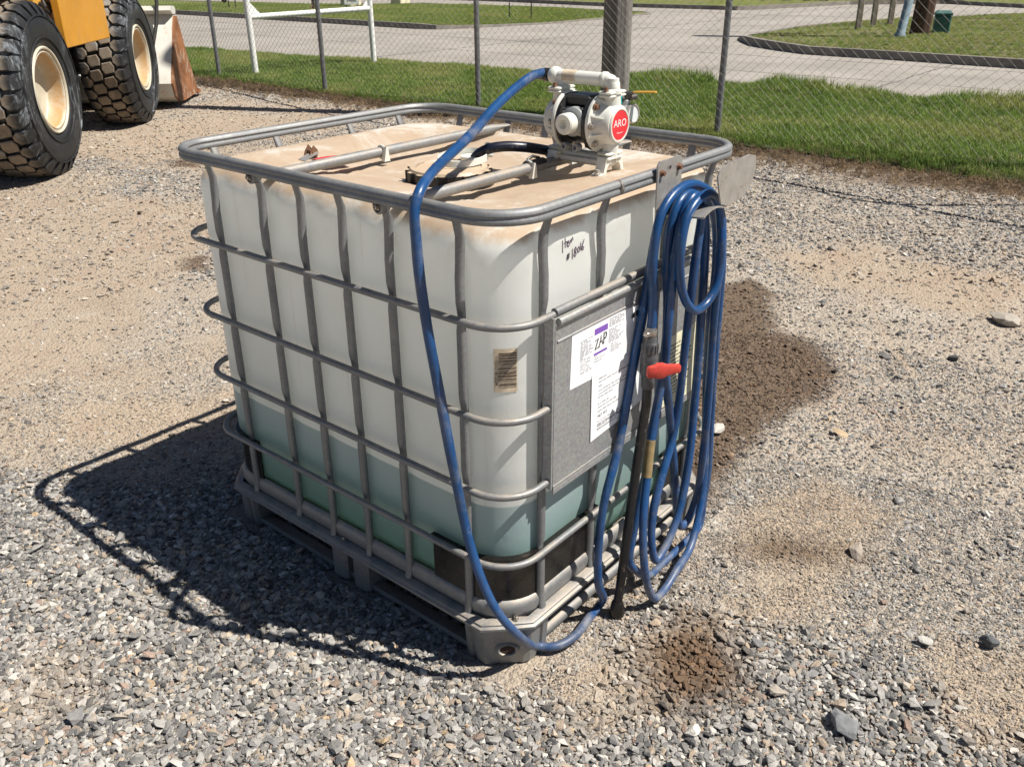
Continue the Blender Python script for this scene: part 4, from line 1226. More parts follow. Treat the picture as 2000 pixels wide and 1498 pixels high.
for yc in (YC1, YC2):
    for sx in (-1, 1):
        b2 = PB(); b2.lathe((X0+sx*.029, yc-.0, AZ+.0815), (0, 0, 1), [(.007, 0), (.007, .003), (.005, .004), (.005, .010), (.003, .010)], 8); b2.build('bolt', M['rust'], mani)
mb = PB(); ZL = 1.153
mb.tube([(X0, YC2+.002, ZL), (X0, YC1, ZL)], .018, 18)
mb.box((X0-.022, YC1-.01, ZL-.014), (X0+.022, YC2+.0, ZL+.006), .005)
for yc in (YC1, YC2):
    mb.box((X0-.034, yc-.020, ZL+.006), (X0+.034, yc+.020, ZL+.0135), .003)
    for sx in (-1, 1):
        mb.prism([(.010, .013), (.034, .013), (.046, -.024), (.060, -.028), (.062, -.034), (.036, -.034), (.030, -.012), (.020, -.002), (.010, -.004)], yc-.014, yc+.014, lambda a, b, h, sx=sx: (X0+sx*a, h, ZL+b))
low = mb.build('suction_manifold', M['milky'], pump, smooth=40)
for yc in (YC1, YC2):
    for sx in (-1, 1):
        b2 = PB(); b2.lathe((X0+sx*.054, yc, ZL-.028), (0, 0, 1), [(.0095, 0), (.0095, .004), (.006, .005), (.006, .014), (.003, .014)], 8); b2.build('foot_bolt', M['aluminium'], low)
mb = PB(); mb.lathe((X0, YC2+.020, ZL), (0, 1, 0), [(.021, -.022), (.021, .0), (.017, .002), (.017, .020)], 18); mb.build('hose_barb', M['grey_plastic'], low)
# air regulator with gauge and ball valve on the far side
reg = PB(); RX, RY, RZ = .740, .212, 1.264
reg.lathe((X0+.045, RY+.06, RZ), (1, 0, 0), [(.010, 0), (.010, .03)], 12)
reg.lathe((RX-.004, RY, RZ), (0, 0, 1), [(.014, -.030), (.017, -.026), (.017, .012), (.012, .018), (.012, .030), (.008, .034)], 18)
reg.tube([(RX-.03, RY+.06, RZ), (RX-.01, RY+.045, RZ), (RX-.004, RY, RZ)], .009, 10)
rg = reg.build('regulator', M['grey_plastic'], pump)
mb = PB(); ga = Vector((-.10, -.99, .08)).normalized(); gc = Vector((RX, RY-.018, RZ-.002))
mb.lathe(gc, ga, [(.020, -.012), (.0235, -.010), (.0245, .004), (.023, .007), (.021, .007), (.0205, .004)], 28); ggo = mb.build('gauge', M['aluminium'], rg)
mb = PB(); mb.lathe(gc+ga*.0045, ga, [(.0208, -.001), (.0208, .0), (.001, .0002)], 28); mb.build('dial', M['glass'], rg)
mb = PB(); mb.lathe((RX, RY-.002, RZ+.030), (0, 0, 1), [(.010, 0), (.012, .004), (.012, .014), (.015, .016), (.015, .020), (.006, .022)], 14); mb.tube([(RX-.02, RY+.004, RZ+.034), (RX+.03, RY-.008, RZ+.036)], .008, 10); mb.build('valve_body', M['dark_metal'], rg)
mb = PB(); mb.box((RX-.028, RY+.0, RZ+.022), (RX-.014, RY+.014, RZ+.042), .002); mb.build('teal_tag', M['teal'], rg)
mb = PB(); hd = Vector((.12, -.98, .03)).normalized(); p0 = Vector((RX+.004, RY-.018, RZ+.0485)); sd = Vector((hd.y, -hd.x, 0)).normalized()
mb.loft([[p0+hd*t+sd*(w*.0065)+Vector((0, 0, zz)), p0+hd*t-sd*(w*.0065)+Vector((0, 0, zz)), p0+hd*t-sd*(w*.0065)+Vector((0, 0, zz+.0035)), p0+hd*t+sd*(w*.0065)+Vector((0, 0, zz+.0035))] for t, w, zz in ((0, 1, 0), (.012, .9, .001), (.05, 1.0, .002), (.062, .7, .002))])
mb.build('lever', M['yellow'], rg)
# pump is bolted over the near bar: dark hook beside its foot
hk = empty('hose_clip', (.545, .36, 1.128)); tag(hk, 'small dark metal clip hooked on the near cross bar by the pump foot', 'clip')
mb = MB(); mb.tube([(-.03, .0, .016), (-.022, .004, .030), (.0, .006, .035), (.022, .003, .028), (.030, .0, .016)], .004, 8); mb.build('bail', M['dark_metal'], hk)
mb = MB(); mb.cyl((-.034, 0, .012), (.036, 0, .012), .0155, n=14); mb.build('sleeve', M['dark_metal'], hk)

# ------------------------------------------------------------------ hoses, hanger, valve and dip pipe
HOSE = [(0.660,0.419,1.355),(0.600,0.411,1.352),(0.520,0.397,1.334),(0.410,0.371,1.304),(0.260,0.321,1.262),(0.120,0.270,1.235),(0.030,0.233,1.218),(-0.028,0.206,1.197),(-0.045,0.203,1.168),(-0.050,0.198,1.106),(-0.050,0.193,1.025),(-0.050,0.177,0.909),(-0.045,0.159,0.785),(-0.045,0.135,0.653),(-0.040,0.114,0.524),(-0.035,0.092,0.404),(-0.032,0.059,0.307),(-0.022,0.021,0.226),(0.020,-0.008,0.140),(0.127,0.011,0.016),(0.158,-0.027,0.016),(0.214,-0.041,0.016),(0.300,-0.029,0.014),(0.365,-0.020,0.014),(0.347,-0.042,0.062),(0.316,-0.045,0.128),(0.313,-0.042,0.269),(0.335,-0.040,0.386),(0.388,-0.034,0.484),(0.425,-0.031,0.602),(0.452,-0.031,0.728),(0.479,-0.031,0.846),(0.499,-0.031,0.958),(0.524,-0.031,1.053),(0.563,-0.032,1.101),(0.627,-0.034,1.117),(0.731,-0.037,1.082),(0.823,-0.037,1.003),(0.869,-0.037,0.894),(0.880,-0.037,0.742),(0.889,-0.037,0.549),(0.905,-0.037,0.374),(0.911,-0.043,0.205),(0.893,-0.048,0.109),(0.871,-0.053,0.015),(0.824,-0.057,0.013),(0.741,-0.060,0.013),(0.655,-0.060,0.013),(0.557,-0.060,0.017),(0.485,-0.055,0.079),(0.456,-0.052,0.124),(0.469,-0.050,0.202),(0.489,-0.050,0.278),(0.522,-0.047,0.380),(0.558,-0.043,0.520),(0.579,-0.043,0.692),(0.582,-0.043,0.832),(0.564,-0.046,0.971),(0.568,-0.050,1.059),(0.596,-0.053,1.110),(0.635,-0.053,1.123),(0.693,-0.056,1.101),(0.765,-0.056,1.018),(0.797,-0.056,0.887),(0.794,-0.056,0.742),(0.805,-0.056,0.578),(0.834,-0.056,0.396),(0.832,-0.068,0.258),(0.797,-0.084,0.132),(0.715,-0.105,0.048),(0.609,-0.120,0.034),(0.540,-0.125,0.013),(0.479,-0.128,0.019),(0.442,-0.125,0.077),(0.418,-0.119,0.176),(0.431,-0.100,0.297),(0.466,-0.082,0.403),(0.501,-0.068,0.522),(0.527,-0.068,0.635),(0.540,-0.068,0.727),(0.532,-0.068,0.853),(0.512,-0.068,0.975),(0.515,-0.068,1.055),(0.539,-0.071,1.108),(0.585,-0.071,1.123),(0.638,-0.074,1.099),(0.680,-0.074,1.027),(0.695,-0.074,0.917),(0.705,-0.074,0.745),(0.713,-0.074,0.562),(0.693,-0.084,0.347),(0.659,-0.092,0.246),(0.621,-0.097,0.181),(0.569,-0.100,0.132),(0.520,-0.099,0.111),(0.507,-0.089,0.173),(0.520,-0.078,0.246),(0.550,-0.071,0.311),(0.588,-0.065,0.364),(0.633,-0.057,0.430),(0.644,-0.062,0.553),(0.629,-0.074,0.712),(0.611,-0.087,0.861),(0.610,-0.093,0.994),(0.617,-0.093,1.069),(0.598,-0.093,1.115),(0.565,-0.092,1.122),(0.535,-0.090,1.091),(0.517,-0.087,1.015),(0.510,-0.087,0.916),(0.506,-0.087,0.798),(0.520,-0.081,0.702),(0.556,-0.074,0.607),(0.623,-0.053,0.493),(0.657,-0.050,0.384),(0.684,-0.054,0.254),(0.706,-0.055,0.155),(0.745,-0.053,0.082),(0.793,-0.052,0.085),(0.822,-0.056,0.150),(0.788,-0.080,0.336),(0.766,-0.087,0.561),(0.729,-0.099,0.744),(0.706,-0.109,0.894),(0.697,-0.109,1.016),(0.666,-0.109,1.089),(0.616,-0.109,1.122),(0.555,-0.109,1.116),(0.516,-0.110,1.090),(0.496,-0.112,1.051),(0.492,-0.112,0.991),(0.510,-0.112,0.923),(0.545,-0.112,0.870),(0.592,-0.113,0.837),(0.640,-0.115,0.840),(0.677,-0.118,0.871),(0.693,-0.118,0.925),(0.689,-0.118,0.993),(0.701,-0.102,1.053),(0.700,-0.081,1.094),(0.666,-0.068,1.121),(0.606,-0.062,1.140),(0.526,-0.062,1.129),(0.477,-0.062,1.091),(0.458,-0.062,1.024),(0.457,-0.062,0.963),(0.470,-0.062,0.896),(0.472,-0.062,0.843),(0.470,-0.062,0.801)]
SUCT = [(0.655,0.404,1.156),(0.620,0.408,1.165),(0.570,0.421,1.176),(0.530,0.449,1.180),(0.500,0.477,1.175),(0.490,0.504,1.160),(0.485,0.524,1.138)]
WAND = [(0.454,-0.070,0.804),(0.457,-0.070,0.742),(0.457,-0.070,0.615),(0.433,-0.070,0.462),(0.409,-0.070,0.285),(0.388,-0.070,0.113),(0.377,-0.070,0.033)]
mb = MB(); hp = catmull(HOSE, 5)
mb.tube(hp, .0114, 12, rf=lambda t: 1+.03*math.sin(t*310)+.03*math.sin(t*97))
hose = mb.build('discharge_hose', M['hose'], smooth=70)
tag(hose, 'long blue rubber hose from the pump down to the ground and coiled over the hanger', 'hose')
mb = MB(); mb.tube(catmull(SUCT, 6), .0135, 14)
tag(mb.build('suction_hose', M['hose_dark'], smooth=70), 'short dark hose arching from the pump inlet to the filler lid', 'hose')
q0 = Vector((.548, -.068, .43)); near_i = min(range(len(hp)//2, len(hp)), key=lambda i: (hp[i]-q0).length)
mb = MB(); mb.tube(hp[near_i-2:near_i+3], .0125, 12)
M['ochre'] = simple('ochre_worn_patch', (.24, .175, .08), .75, var=.3, scale=40)
mb.build('worn_patch', M['ochre'], hose, smooth=70)

hg = empty('hose_hanger', (.575, -.02, 1.164)); tag(hg, 'bent grey aluminium hose hanger bolted to the top rail', 'hanger')
def hb(): return MB()
def rel(v): return (v[0]-.575, v[1]+.02, v[2]-1.164)
def plate(name, poly3, th, parent=hg, mat='aluminium'):
    P = [Vector(p) for p in poly3]; nrm = (P[1]-P[0]).cross(P[2]-P[0]).normalized()
    mb = MB(); mb.loft([[rel(p+nrm*h) for p in P] for h in (-th/2, th/2)]); return mb.build(name, M[mat], parent, smooth=20)
bx0, bx1 = .520, .632
back = plate('back_plate', [(bx0+.008, -.020, 1.200), (bx0, -.020, 1.192), (bx0+.004, -.021, 1.06), (bx1+.004, -.021, 1.05), (bx1, -.020, 1.192), (bx1-.008, -.020, 1.200)], .004)
for px, pz in ((.537, 1.172), (.615, 1.175)):
    mb = MB(); mb.lathe(rel((px, -.022, pz)), (0, -1, 0), [(.009, 0), (.009, .002), (.006, .003), (.006, .010), (.003, .010)], 6); mb.build('bolt', M['rust'], hg)
mb = MB(); mb.lathe(rel((.576, -.0222, 1.180)), (0, -1, 0), [(.0045, 0), (.0045, .0006), (.001, .0006)], 12); mb.build('hole', M['ink'], hg)  # flat black disc painted as the dark inside of a drilled opening
# saddle: curved sheet the coil hangs on, slewed towards its outer end
mb = MB(); vs = []; n = 8
for off in (0.0, -.004):
    for yy, xa, xb, zc in ((-.023, .535, .640, 1.086), (-.146, .527, .622, 1.104)):
        for k in range(n):
            t = k/(n-1); vs.append(rel((xa+(xb-xa)*t, yy, zc+off-.010*(2*t-1.15)**2)))
fs = [(i, i+1, n+i+1, n+i) for i in range(n-1)]+[(2*n+i, 3*n+i, 3*n+i+1, 2*n+i+1) for i in range(n-1)]
fs += [(i, 2*n+i, 2*n+i+1, i+1) for i in range(n-1)]+[(n+i, n+i+1, 3*n+i+1, 3*n+i) for i in range(n-1)]+[(0, n, 3*n, 2*n), (n-1, 3*n-1, 4*n-1, 2*n-1)]
mb.add(vs, fs); mb.build('saddle', M['aluminium'], hg, smooth=50)
plate('end_flange', [(.606, -.145, 1.104), (.588, -.146, 1.138), (.572, -.147, 1.176), (.578, -.148, 1.186), (.614, -.149, 1.197), (.722, -.150, 1.203), (.758, -.149, 1.194), (.748, -.147, 1.150), (.728, -.145, 1.104), (.660, -.144, 1.094)], .004)
plate('end_lip', [(.759, -.149, 1.194), (.788, -.138, 1.160), (.778, -.138, 1.128), (.732, -.143, 1.102), (.750, -.147, 1.150)], .003)

wand = empty('drop_pipe', (.377, -.07, .0)); tag(wand, 'black pipe with a grey ball valve standing on the ground against the blue coil', 'pipe')
def wr(p): return (p[0]-.377, p[1]+.07, p[2])
B0 = Vector((.457, -.070, .705))
mb = MB(); pts = catmull(WAND[2:], 5); mb.tube([wr(p) for p in [tuple(B0)]+[tuple(q) for q in pts]], .0125, 14); mb.build('pipe', M['wand'], wand, smooth=60)
mb = MB(); b0 = Vector(wr(B0))
mb.lathe(b0, (0, 0, 1), [(.015, -.042), (.0165, -.038), (.0165, -.008), (.020, -.004), (.0215, .004), (.0215, .046), (.019, .050), (.0195, .054), (.0195, .078), (.017, .081), (.0155, .083), (.0145, .098), (.0135, .100), (.0135, .112)], 24)
for k in range(14):
    a = 2*math.pi*k/14; cx, cy = b0.x+.0194*math.cos(a), b0.y+.0194*math.sin(a)
    mb.box((cx-.0016, cy-.0016, b0.z+.056), (cx+.0016, cy+.0016, b0.z+.077))
mb.lathe((b0.x-.004, b0.y-.012, b0.z+.022), (-.35, -.94, 0), [(.014, 0), (.014, .014), (.009, .016), (.009, .022)], 18)
mb.build('valve_body', M['valve'], wand, smooth=40)
mb = MB(); hx = Vector((.86, -.51, -.03)).normalized(); hu = Vector((0, 0, 1)); hn = hx.cross(hu)
c = Vector((b0.x-.012, b0.y-.040, b0.z+.020)); rings = []
for t, w, d in ((-.036, .011, .005), (-.033, .0150, .007), (-.016, .0165, .008), (-.007, .0205, .0095), (.007, .0195, .0095), (.016, .015, .008), (.036, .0125, .0065), (.051, .0115, .006), (.054, .008, .004)):
    ring = []
    for k in range(12):
        a = 2*math.pi*k/12; ca, sa = math.cos(a), math.sin(a)
        ring.append(c+hx*t+hu*(w*np.sign(ca)*abs(ca)**.5)+hn*(d*np.sign(sa)*abs(sa)**.5))
    rings.append(ring)
mb.loft(rings)
mb.build('handle', M['red_handle'], wand, smooth=35)
mb = MB(); mb.lathe((b0.x, b0.y, b0.z+.100), (0, 0, 1), [(.0142, 0), (.0150, .002), (.0150, .012), (.0142, .014)], 20); mb.box((b0.x-.026, b0.y-.007, b0.z+.101), (b0.x-.013, b0.y+.007, b0.z+.113), .002); mb.build('hose_clamp', M['steel'], wand)
mb = MB(); mb.lathe(wr((.377, -.070, .0)), (0, 0, 1), [(.018, -.004), (.021, .004), (.0195, .026), (.016, .040), (.0135, .046)], 14)
mb.build('strainer', M['guard'], wand)

# ------------------------------------------------------------------ wheel loader
LO = Vector((2.05, 6.62, 0)); LROT = R_(45.7)
loader = empty('wheel_loader', LO, LROT); tag(loader, 'old yellow wheel loader with huge muddy tyres and a rusty white bucket', 'loader')
def tyre_material():
    m, nt, b = newmat('dusty_tyre_rubber'); o = objc(nt); s = xyz(nt, o)
    r = math_(nt, 'SQRT', math_(nt, 'ADD', math_(nt, 'MULTIPLY', s[0], s[0]), math_(nt, 'MULTIPLY', s[2], s[2])))
    c = mixc(nt, maprange(nt, noise(nt, 5, 6, .7, o), .35, .7), (.010, .0105, .012), (.022, .022, .022))
    dust = ramp(nt, noise(nt, 11, 6, .7, o), [(.3, (.15, .12, .088)), (.7, (.28, .225, .165))])
    k = math_(nt, 'MULTIPLY', maprange(nt, r, .682, .694), maprange(nt, noise(nt, 8, 5, .7, o), .25, .5, .35, .95))
    c = mixc(nt, k, c, dust)
    mp = N(nt, 'ShaderNodeMapping'); mp.inputs['Scale'].default_value = (6, 2, 2); nt.links.new(o, mp.inputs[0])
    smear = math_(nt, 'MULTIPLY', maprange(nt, noise(nt, 2.2, 8, .8, mp.outputs[0], 1.2), .50, .66), maprange(nt, math_(nt, 'ABSOLUTE', s[0]), .25, .5))
    c = mixc(nt, math_(nt, 'MULTIPLY', smear, .6), c, (.30, .33, .36))
    nt.links.new(c, b.inputs['Base Color'])
    nt.links.new(maprange(nt, k, 0, 1, .55, .9), b.inputs['Roughness'])
    bump(nt, b, noise(nt, 40, 5, .7, o), .25, .01)
    return m
M['tyre'] = tyre_material()
M['loader_yellow'] = simple('loader_yellow_paint', (.55, .255, .022), .42, var=.12, scale=3, dirt=(.45, .25, .09), dirt_amt=.15)
M['loader_pale'] = simple('loader_pale_yellow', (.60, .32, .05), .45, var=.12, scale=3)
def rim_material():
    m, nt, b = newmat('cream_rim_paint'); o = objc(nt); s_ = xyz(nt, o)
    r = math_(nt, 'SQRT', math_(nt, 'ADD', math_(nt, 'MULTIPLY', s_[0], s_[0]), math_(nt, 'MULTIPLY', s_[2], s_[2])))
    c = mixc(nt, maprange(nt, noise(nt, 5, 5, .7, o), .35, .7), (.58, .54, .43), (.50, .455, .35))
    ringk = math_(nt, 'MULTIPLY', maprange(nt, r, .275, .298), maprange(nt, r, .325, .312))
    k = math_(nt, 'MULTIPLY', math_(nt, 'ADD', math_(nt, 'MULTIPLY', ringk, .75), .12), maprange(nt, noise(nt, 4, 7, .75, o, .5), .42, .66))
    c = mixc(nt, k, c, (.40, .20, .06))
    barrel = math_(nt, 'MULTIPLY', maprange(nt, s_[1], .012, .035), maprange(nt, r, .284, .290))
    bc_ = ramp(nt, noise(nt, 5, 7, .75, o, .4), [(.3, (.40, .30, .19)), (.5, (.45, .24, .07)), (.68, (.50, .42, .31))])
    c = mixc(nt, math_(nt, 'MULTIPLY', barrel, .85), c, bc_)
    groove = math_(nt, 'MULTIPLY', maprange(nt, r, .3135, .316), maprange(nt, r, .3225, .320))
    c = mixc(nt, math_(nt, 'MULTIPLY', groove, .75), c, (.13, .085, .05))
    c = mixc(nt, math_(nt, 'MULTIPLY', maprange(nt, noise(nt, 13, 6, .75, o), .6, .75), .5), c, (.25, .16, .09))
    nt.links.new(c, b.inputs['Base Color']); b.inputs['Roughness'].default_value = .55
    return m
M['rim'] = rim_material()
M['bucket_white'] = simple('bucket_white_paint', (.60, .58, .52), .5, var=.1, scale=3, dirt=(.50, .28, .12), dirt_amt=.2)
M['bucket_rust'] = simple('bucket_rust', (.25, .10, .035), .65, var=.5, scale=3.5, dirt=(.42, .32, .25), dirt_amt=.4, bmp=.3)
M['grime'] = simple('greasy_black', (.018, .017, .016), .6, var=.4, scale=8, dirt=(.09, .07, .05), dirt_amt=.3)

def ring_y(r, y, n, a0=0): return [(r*math.cos(a0+2*math.pi*k/n), y, r*math.sin(a0+2*math.pi*k/n)) for k in range(n)]
def make_wheel():
    """outer face at y=0, inner face at y=+.5, axle along y"""
    mb = MB(); n = 56
    prof = [(.300, .14), (.318, .02), (.326, .004), (.336, .0), (.345, .005), (.345, .02), (.345, .48), (.326, .49), (.300, .34), (.292, .24), (.285, .225), (.20, .222), (.15, .205), (.13, .200), (.115, .160), (.10, .155), (.02, .155)]
    front = [(.345, .02), (.345, .004), (.337, -.006), (.327, -.004), (.320, .012), (.312, .012), (.300, .006), (.294, .012), (.291, .03), (.288, .10), (.286, .145), (.280, .155), (.20, .157), (.12, .155), (.105, .150), (.09, .150), (.005, .150)]
    mb.loft([ring_y(r, y, n) for r, y in front], caps=False)
    back_ = [(.345, .02), (.345, .48), (.326, .492), (.315, .47), (.300, .30), (.283, .235)]
    mb.loft([ring_y(r, y, n) for r, y in back_], caps=False)
    rim = mb.build('wheel', M['rim'], loader, smooth=22)
    mb = MB(); n = 96
    prof = [(.338, .03), (.350, .012), (.375, -.006), (.40, -.008), (.44, -.016), (.50, -.022), (.555, -.016), (.60, .004), (.635, .024), (.652, .055), (.660, .10), (.664, .17), (.666, .25), (.664, .33), (.660, .40), (.652, .445), (.635, .476), (.60, .496), (.55, .516), (.48, .52), (.40, .508), (.35, .49), (.338, .47)]
    mb.loft([ring_y(r, y, n) for r, y in prof], caps=False)
    for r0 in (.412, .575): mb.loft([ring_y(r, y, n) for r, y in ((r0-.004, -.013), (r0-.002, -.0235), (r0+.004, -.0235), (r0+.006, -.013))], caps=False)
    NB = 30; pitch = 2*math.pi/NB
    crown = lambda y: .700-.016*((y-.25)/.2)**2
    def block(a0, y0, pts, deep=.045, shrink=.86):
        rings = []
        for fac, top in ((1.08, 0), (1.0, .5), (shrink, 1)):
            ring = []
            for da, dy in pts:
                y = y0+dy*fac; r = crown(y); a = a0+da*fac
                rr = r-deep*(1-top) if top < 1 else r
                ring.append((rr*math.cos(a), y, rr*math.sin(a)))
            rings.append(ring)
        rings[1] = [(q[0]*(crown(p[1])-.006)/math.hypot(q[0], q[2]), q[1], q[2]*(crown(p[1])-.006)/math.hypot(q[0], q[2])) for p, q in zip(rings[1], rings[1])]
        mb.loft(rings)
    hexa = lambda w, h: [(-.5*w, -.30*h), (-.12*w, -.52*h), (.36*w, -.46*h), (.5*w, .30*h), (.12*w, .52*h), (-.36*w, .46*h)]
    for k in range(NB):
        a = k*pitch
        block(a, .185, hexa(pitch*.86, .125)); block(a+pitch*.5, .315, hexa(pitch*.86, .125))
        for y0, sg, off in ((.075, 1, .5), (.425, -1, 0)):
            block(a+pitch*off, y0, [(-.38*pitch, -.042*sg), (.38*pitch, -.042*sg), (.42*pitch, .016*sg), (.12*pitch, .056*sg), (-.16*pitch, .056*sg), (-.42*pitch, .016*sg)][::sg])
            # shoulder rib running down the sidewall
            aa = a+pitch*off; rings = []
            for r, yy, w in ((.676, y0-.040*sg, .74), (.645, .010 if sg > 0 else .490, .66), (.600, -.010 if sg > 0 else .510, .46), (.565, -.010 if sg > 0 else .510, .2)):
                base_y = yy+(.030 if sg > 0 else -.030)
                rings.append([(r*math.cos(aa+s1*w*pitch*.5), yv, r*math.sin(aa+s1*w*pitch*.5)) for s1, yv in ((-1, yy), (1, yy), (1, base_y), (-1, base_y))])
            mb.loft(rings)
    tyre = mb.build('tyre', M['tyre'], rim, smooth=25)
    return rim
def copy_tree(o, parent):
    c = o.copy(); SC.collection.objects.link(c); c.parent = parent
    for ch in list(o.children): copy_tree(ch, c)
    return c
w1 = make_wheel(); w1.location = (.15, 0, .672); w1.rotation_euler = (0, .1, 0)
w2 = copy_tree(w1, loader); w2.location = (2.90, 0, .672); w2.rotation_euler = (0, 1.0, R_(1.5))
w3 = copy_tree(w1, loader); w3.location = (2.90, 2.05, .672); w3.rotation_euler = (0, .5, math.pi)
w4 = copy_tree(w1, loader); w4.location = (.15, 2.05, .672); w4.rotation_euler = (0, 2.0, math.pi)

mb = MB(); mb.box((.81, .03, .945), (2.03, .10, 1.75), .008); mb.box((2.031, .045, .97), (2.05, .095, 1.75)); mb.build('side_box', M['loader_yellow'], loader, smooth=25)
mb = MB(); mb.box((.63, .16, 1.16), (.975, .50, 1.75), .012); mb.build('side_post', M['loader_pale'], loader, smooth=25)
mb = MB()
mb.tube([(.80, .150, 1.27), (.83, .130, 1.23), (.87, .130, 1.25), (.87, .135, 1.31), (.84, .150, 1.32)], .016, 8); mb.build('grab_hook', M['grime'], loader, smooth=60)
mb = MB(); mb.tube([(.70, .150, 1.32), (.73, .130, 1.28), (.77, .130, 1.29), (.78, .150, 1.34)], .015, 8); mb.build('grab_hook', M['grime'], loader, smooth=60)
mb = MB(); mb.box((-1.3, .12, 1.375), (.62, 1.95, 2.1), .05); mb.build('engine_cover', M['loader_pale'], loader, smooth=25)
mb = MB(); mb.box((-.9, .10, 1.43), (.3, .125, 1.9)); mb.build('vent_panel', M['grime'], loader, smooth=0)
mb = MB(); mb.box((-.9, .62, .55), (2.3, 1.45, 1.375), .03); mb.box((2.25, .70, .50), (3.7, 1.35, 1.05), .03); mb.build('chassis', M['grime'], loader, smooth=25)
for ux in (.15, 2.9):
    mb = MB(); mb.cyl((ux, .35, .672), (ux, 1.7, .672), .14, n=20); mb.sphere((ux, 1.02, .672), .27, 18, 12); mb.build('axle', M['grime'], loader, smooth=50)
mb = MB(); mb.box((1.6, .6, 1.375), (2.9, 1.5, 2.3), .03); mb.build('cab', M['loader_yellow'], loader, smooth=25)
for yy in (.62, 1.30):
    mb = MB(); mb.prism([(2.6, 1.55), (3.0, 1.75), (3.9, 1.35), (4.35, .80), (4.25, .55), (4.05, .60), (3.65, 1.10), (2.9, 1.42)], yy, yy+.12, lambda a, b, h: (a, h, b)); mb.build('lift_arm', M['bucket_white'], loader, smooth=25)
# bucket
BP = [(3.72, .30), (3.78, .14), (3.95, .06), (4.25, .045), (4.98, .05)]      # floor and heel
BK = [(4.32, 1.03), (4.20, .90), (3.98, .62), (3.80, .42)]
side_poly = BK+BP+[(4.62, .62), (4.44, 1.02)]
yb0, yb1 = -.06, 2.40
mb = MB(); pts = [(4.40, 1.09)]+BK+BP
ins_ = [(4.43, 1.06), (4.36, 1.00), (4.23, .88), (4.01, .60), (3.84, .42), (3.76, .31), (3.81, .16), (3.96, .09), (4.25, .075), (4.98, .062)]
mb.loft([[(a, y, z) for a, z in pts]+[(a, y, z) for a, z in ins_[::-1]] for y in (yb0, yb1)])
bucket = mb.build('bucket', M['bucket_white'], loader, smooth=40)
for y, nme in ((yb0-.022, 'bucket_side'), (yb1, 'bucket_side')):
    mb = MB(); mb.prism(side_poly, y, y+.024, lambda a, b, h: (a, h, b)); mb.build(nme, M['bucket_rust'], bucket, smooth=0)
mb = MB(); mb.prism([(4.30, 1.05), (4.44, 1.05), (4.46, 1.10), (4.42, 1.14), (4.24, 1.15), (4.20, 1.10)], yb0-.01, yb1, lambda a, b, h: (a, h, b)); mb.build('top_lip', M['bucket_white'], bucket, smooth=20)
mb = MB(); mb.box((4.90, yb0-.03, .035), (5.10, yb1+.02, .060)); mb.build('cutting_edge', M['bucket_rust'], bucket, smooth=0)
for k in range(8):
    yy = yb0+.02+k*.335
    mb = MB(); mb.loft([[(4.95, yy-.05, .03), (4.95, yy+.05, .03), (4.95, yy+.05, .10), (4.95, yy-.05, .10)], [(5.20, yy-.03, .028), (5.20, yy+.03, .028), (5.20, yy+.03, .045), (5.20, yy-.03, .045)]]); mb.build('bucket_tooth', M['bucket_rust'], bucket, smooth=0)
mb = MB(); mb.tube([(4.0, .15, .72), (4.12, .10, .95), (4.22, .08, 1.18), (4.30, .10, 1.5)], .022, 8); mb.build('hydraulic_hose', M['grime'], loader, smooth=60)

# ------------------------------------------------------------------ chain link fence
FX = lambda y: float(np.interp(y, [-3, .3, 3.21, 6.33, 9.04, 11.8, 14.6, 20], [7.38, 7.32, 7.20, 7.03, 6.90, 7.03, 7.06, 7.2]))
fence = empty('chain_link_fence', (7.1, 6, 0)); tag(fence, 'galvanized chain link fence on round posts between gravel yard and lawn', 'fence')
def fr(x, y, z): return (x-7.1, y-6, z)
M['fence'] = simple('fence_galvanized', (.20, .205, .21), .5, metal=.45, var=.25, scale=14, dirt=(.12, .11, .10), dirt_amt=.2)
M['wire'] = simple('fence_wire', (.13, .125, .115), .6, metal=.2, var=.25, scale=5, spec=.3)
M['wire2'] = M['wire']
posts = [(7.33, .25), (7.21, 3.20), (7.03, 6.33), (6.87, 9.03), (7.02, 11.8), (7.06, 14.6), (7.12, 17.4)]
for px, py in posts:
    mb = MB(); mb.cyl((*fr(px, py, -.1)[:2], -.1), (*fr(px, py, 0)[:2], 1.86), .032, n=16); p = mb.build('post', M['fence'], fence, smooth=60)
    mb = MB(); q = fr(px, py, 0); mb.lathe((q[0], q[1], 1.86), (0, 0, 1), [(.036, -.03), (.036, .0), (.025, .03), (.008, .04)], 14); mb.build('cap', M['fence'], p, smooth=60)
    mb = MB(); r9 = random.Random(int(py*10))
    for z in (.32, .62, .93, 1.25, 1.55):
        mb.loft([[(q[0]+rr*math.cos(t), q[1]+rr*math.sin(t), z+dz+.012*math.cos(t)) for t in np.linspace(0, 6.283, 12, endpoint=False)] for rr, dz in ((.034, -.003), (.037, 0), (.034, .003))], caps=False)
    t_ = mb.build('tie', M['wire'], p, smooth=60); t_['kind'] = 'stuff'
mb = MB(); mb.tube([fr(FX(y)-.02, y, 1.845) for y in np.arange(-3, 18, .5)], .021, 10); mb.build('top_rail', M['fence'], fence, smooth=60)
mb = MB(); p_h = .0485; p_v = .0425; ks = int(21.5/p_h)
HT = 42
yy0 = -3.0
vs = []; fs = []
rw = .0017
def sag(y, z):
    return .020*math.sin(y*1.1)*math.sin(z*2.1)+.012*math.sin(y*2.7+1)
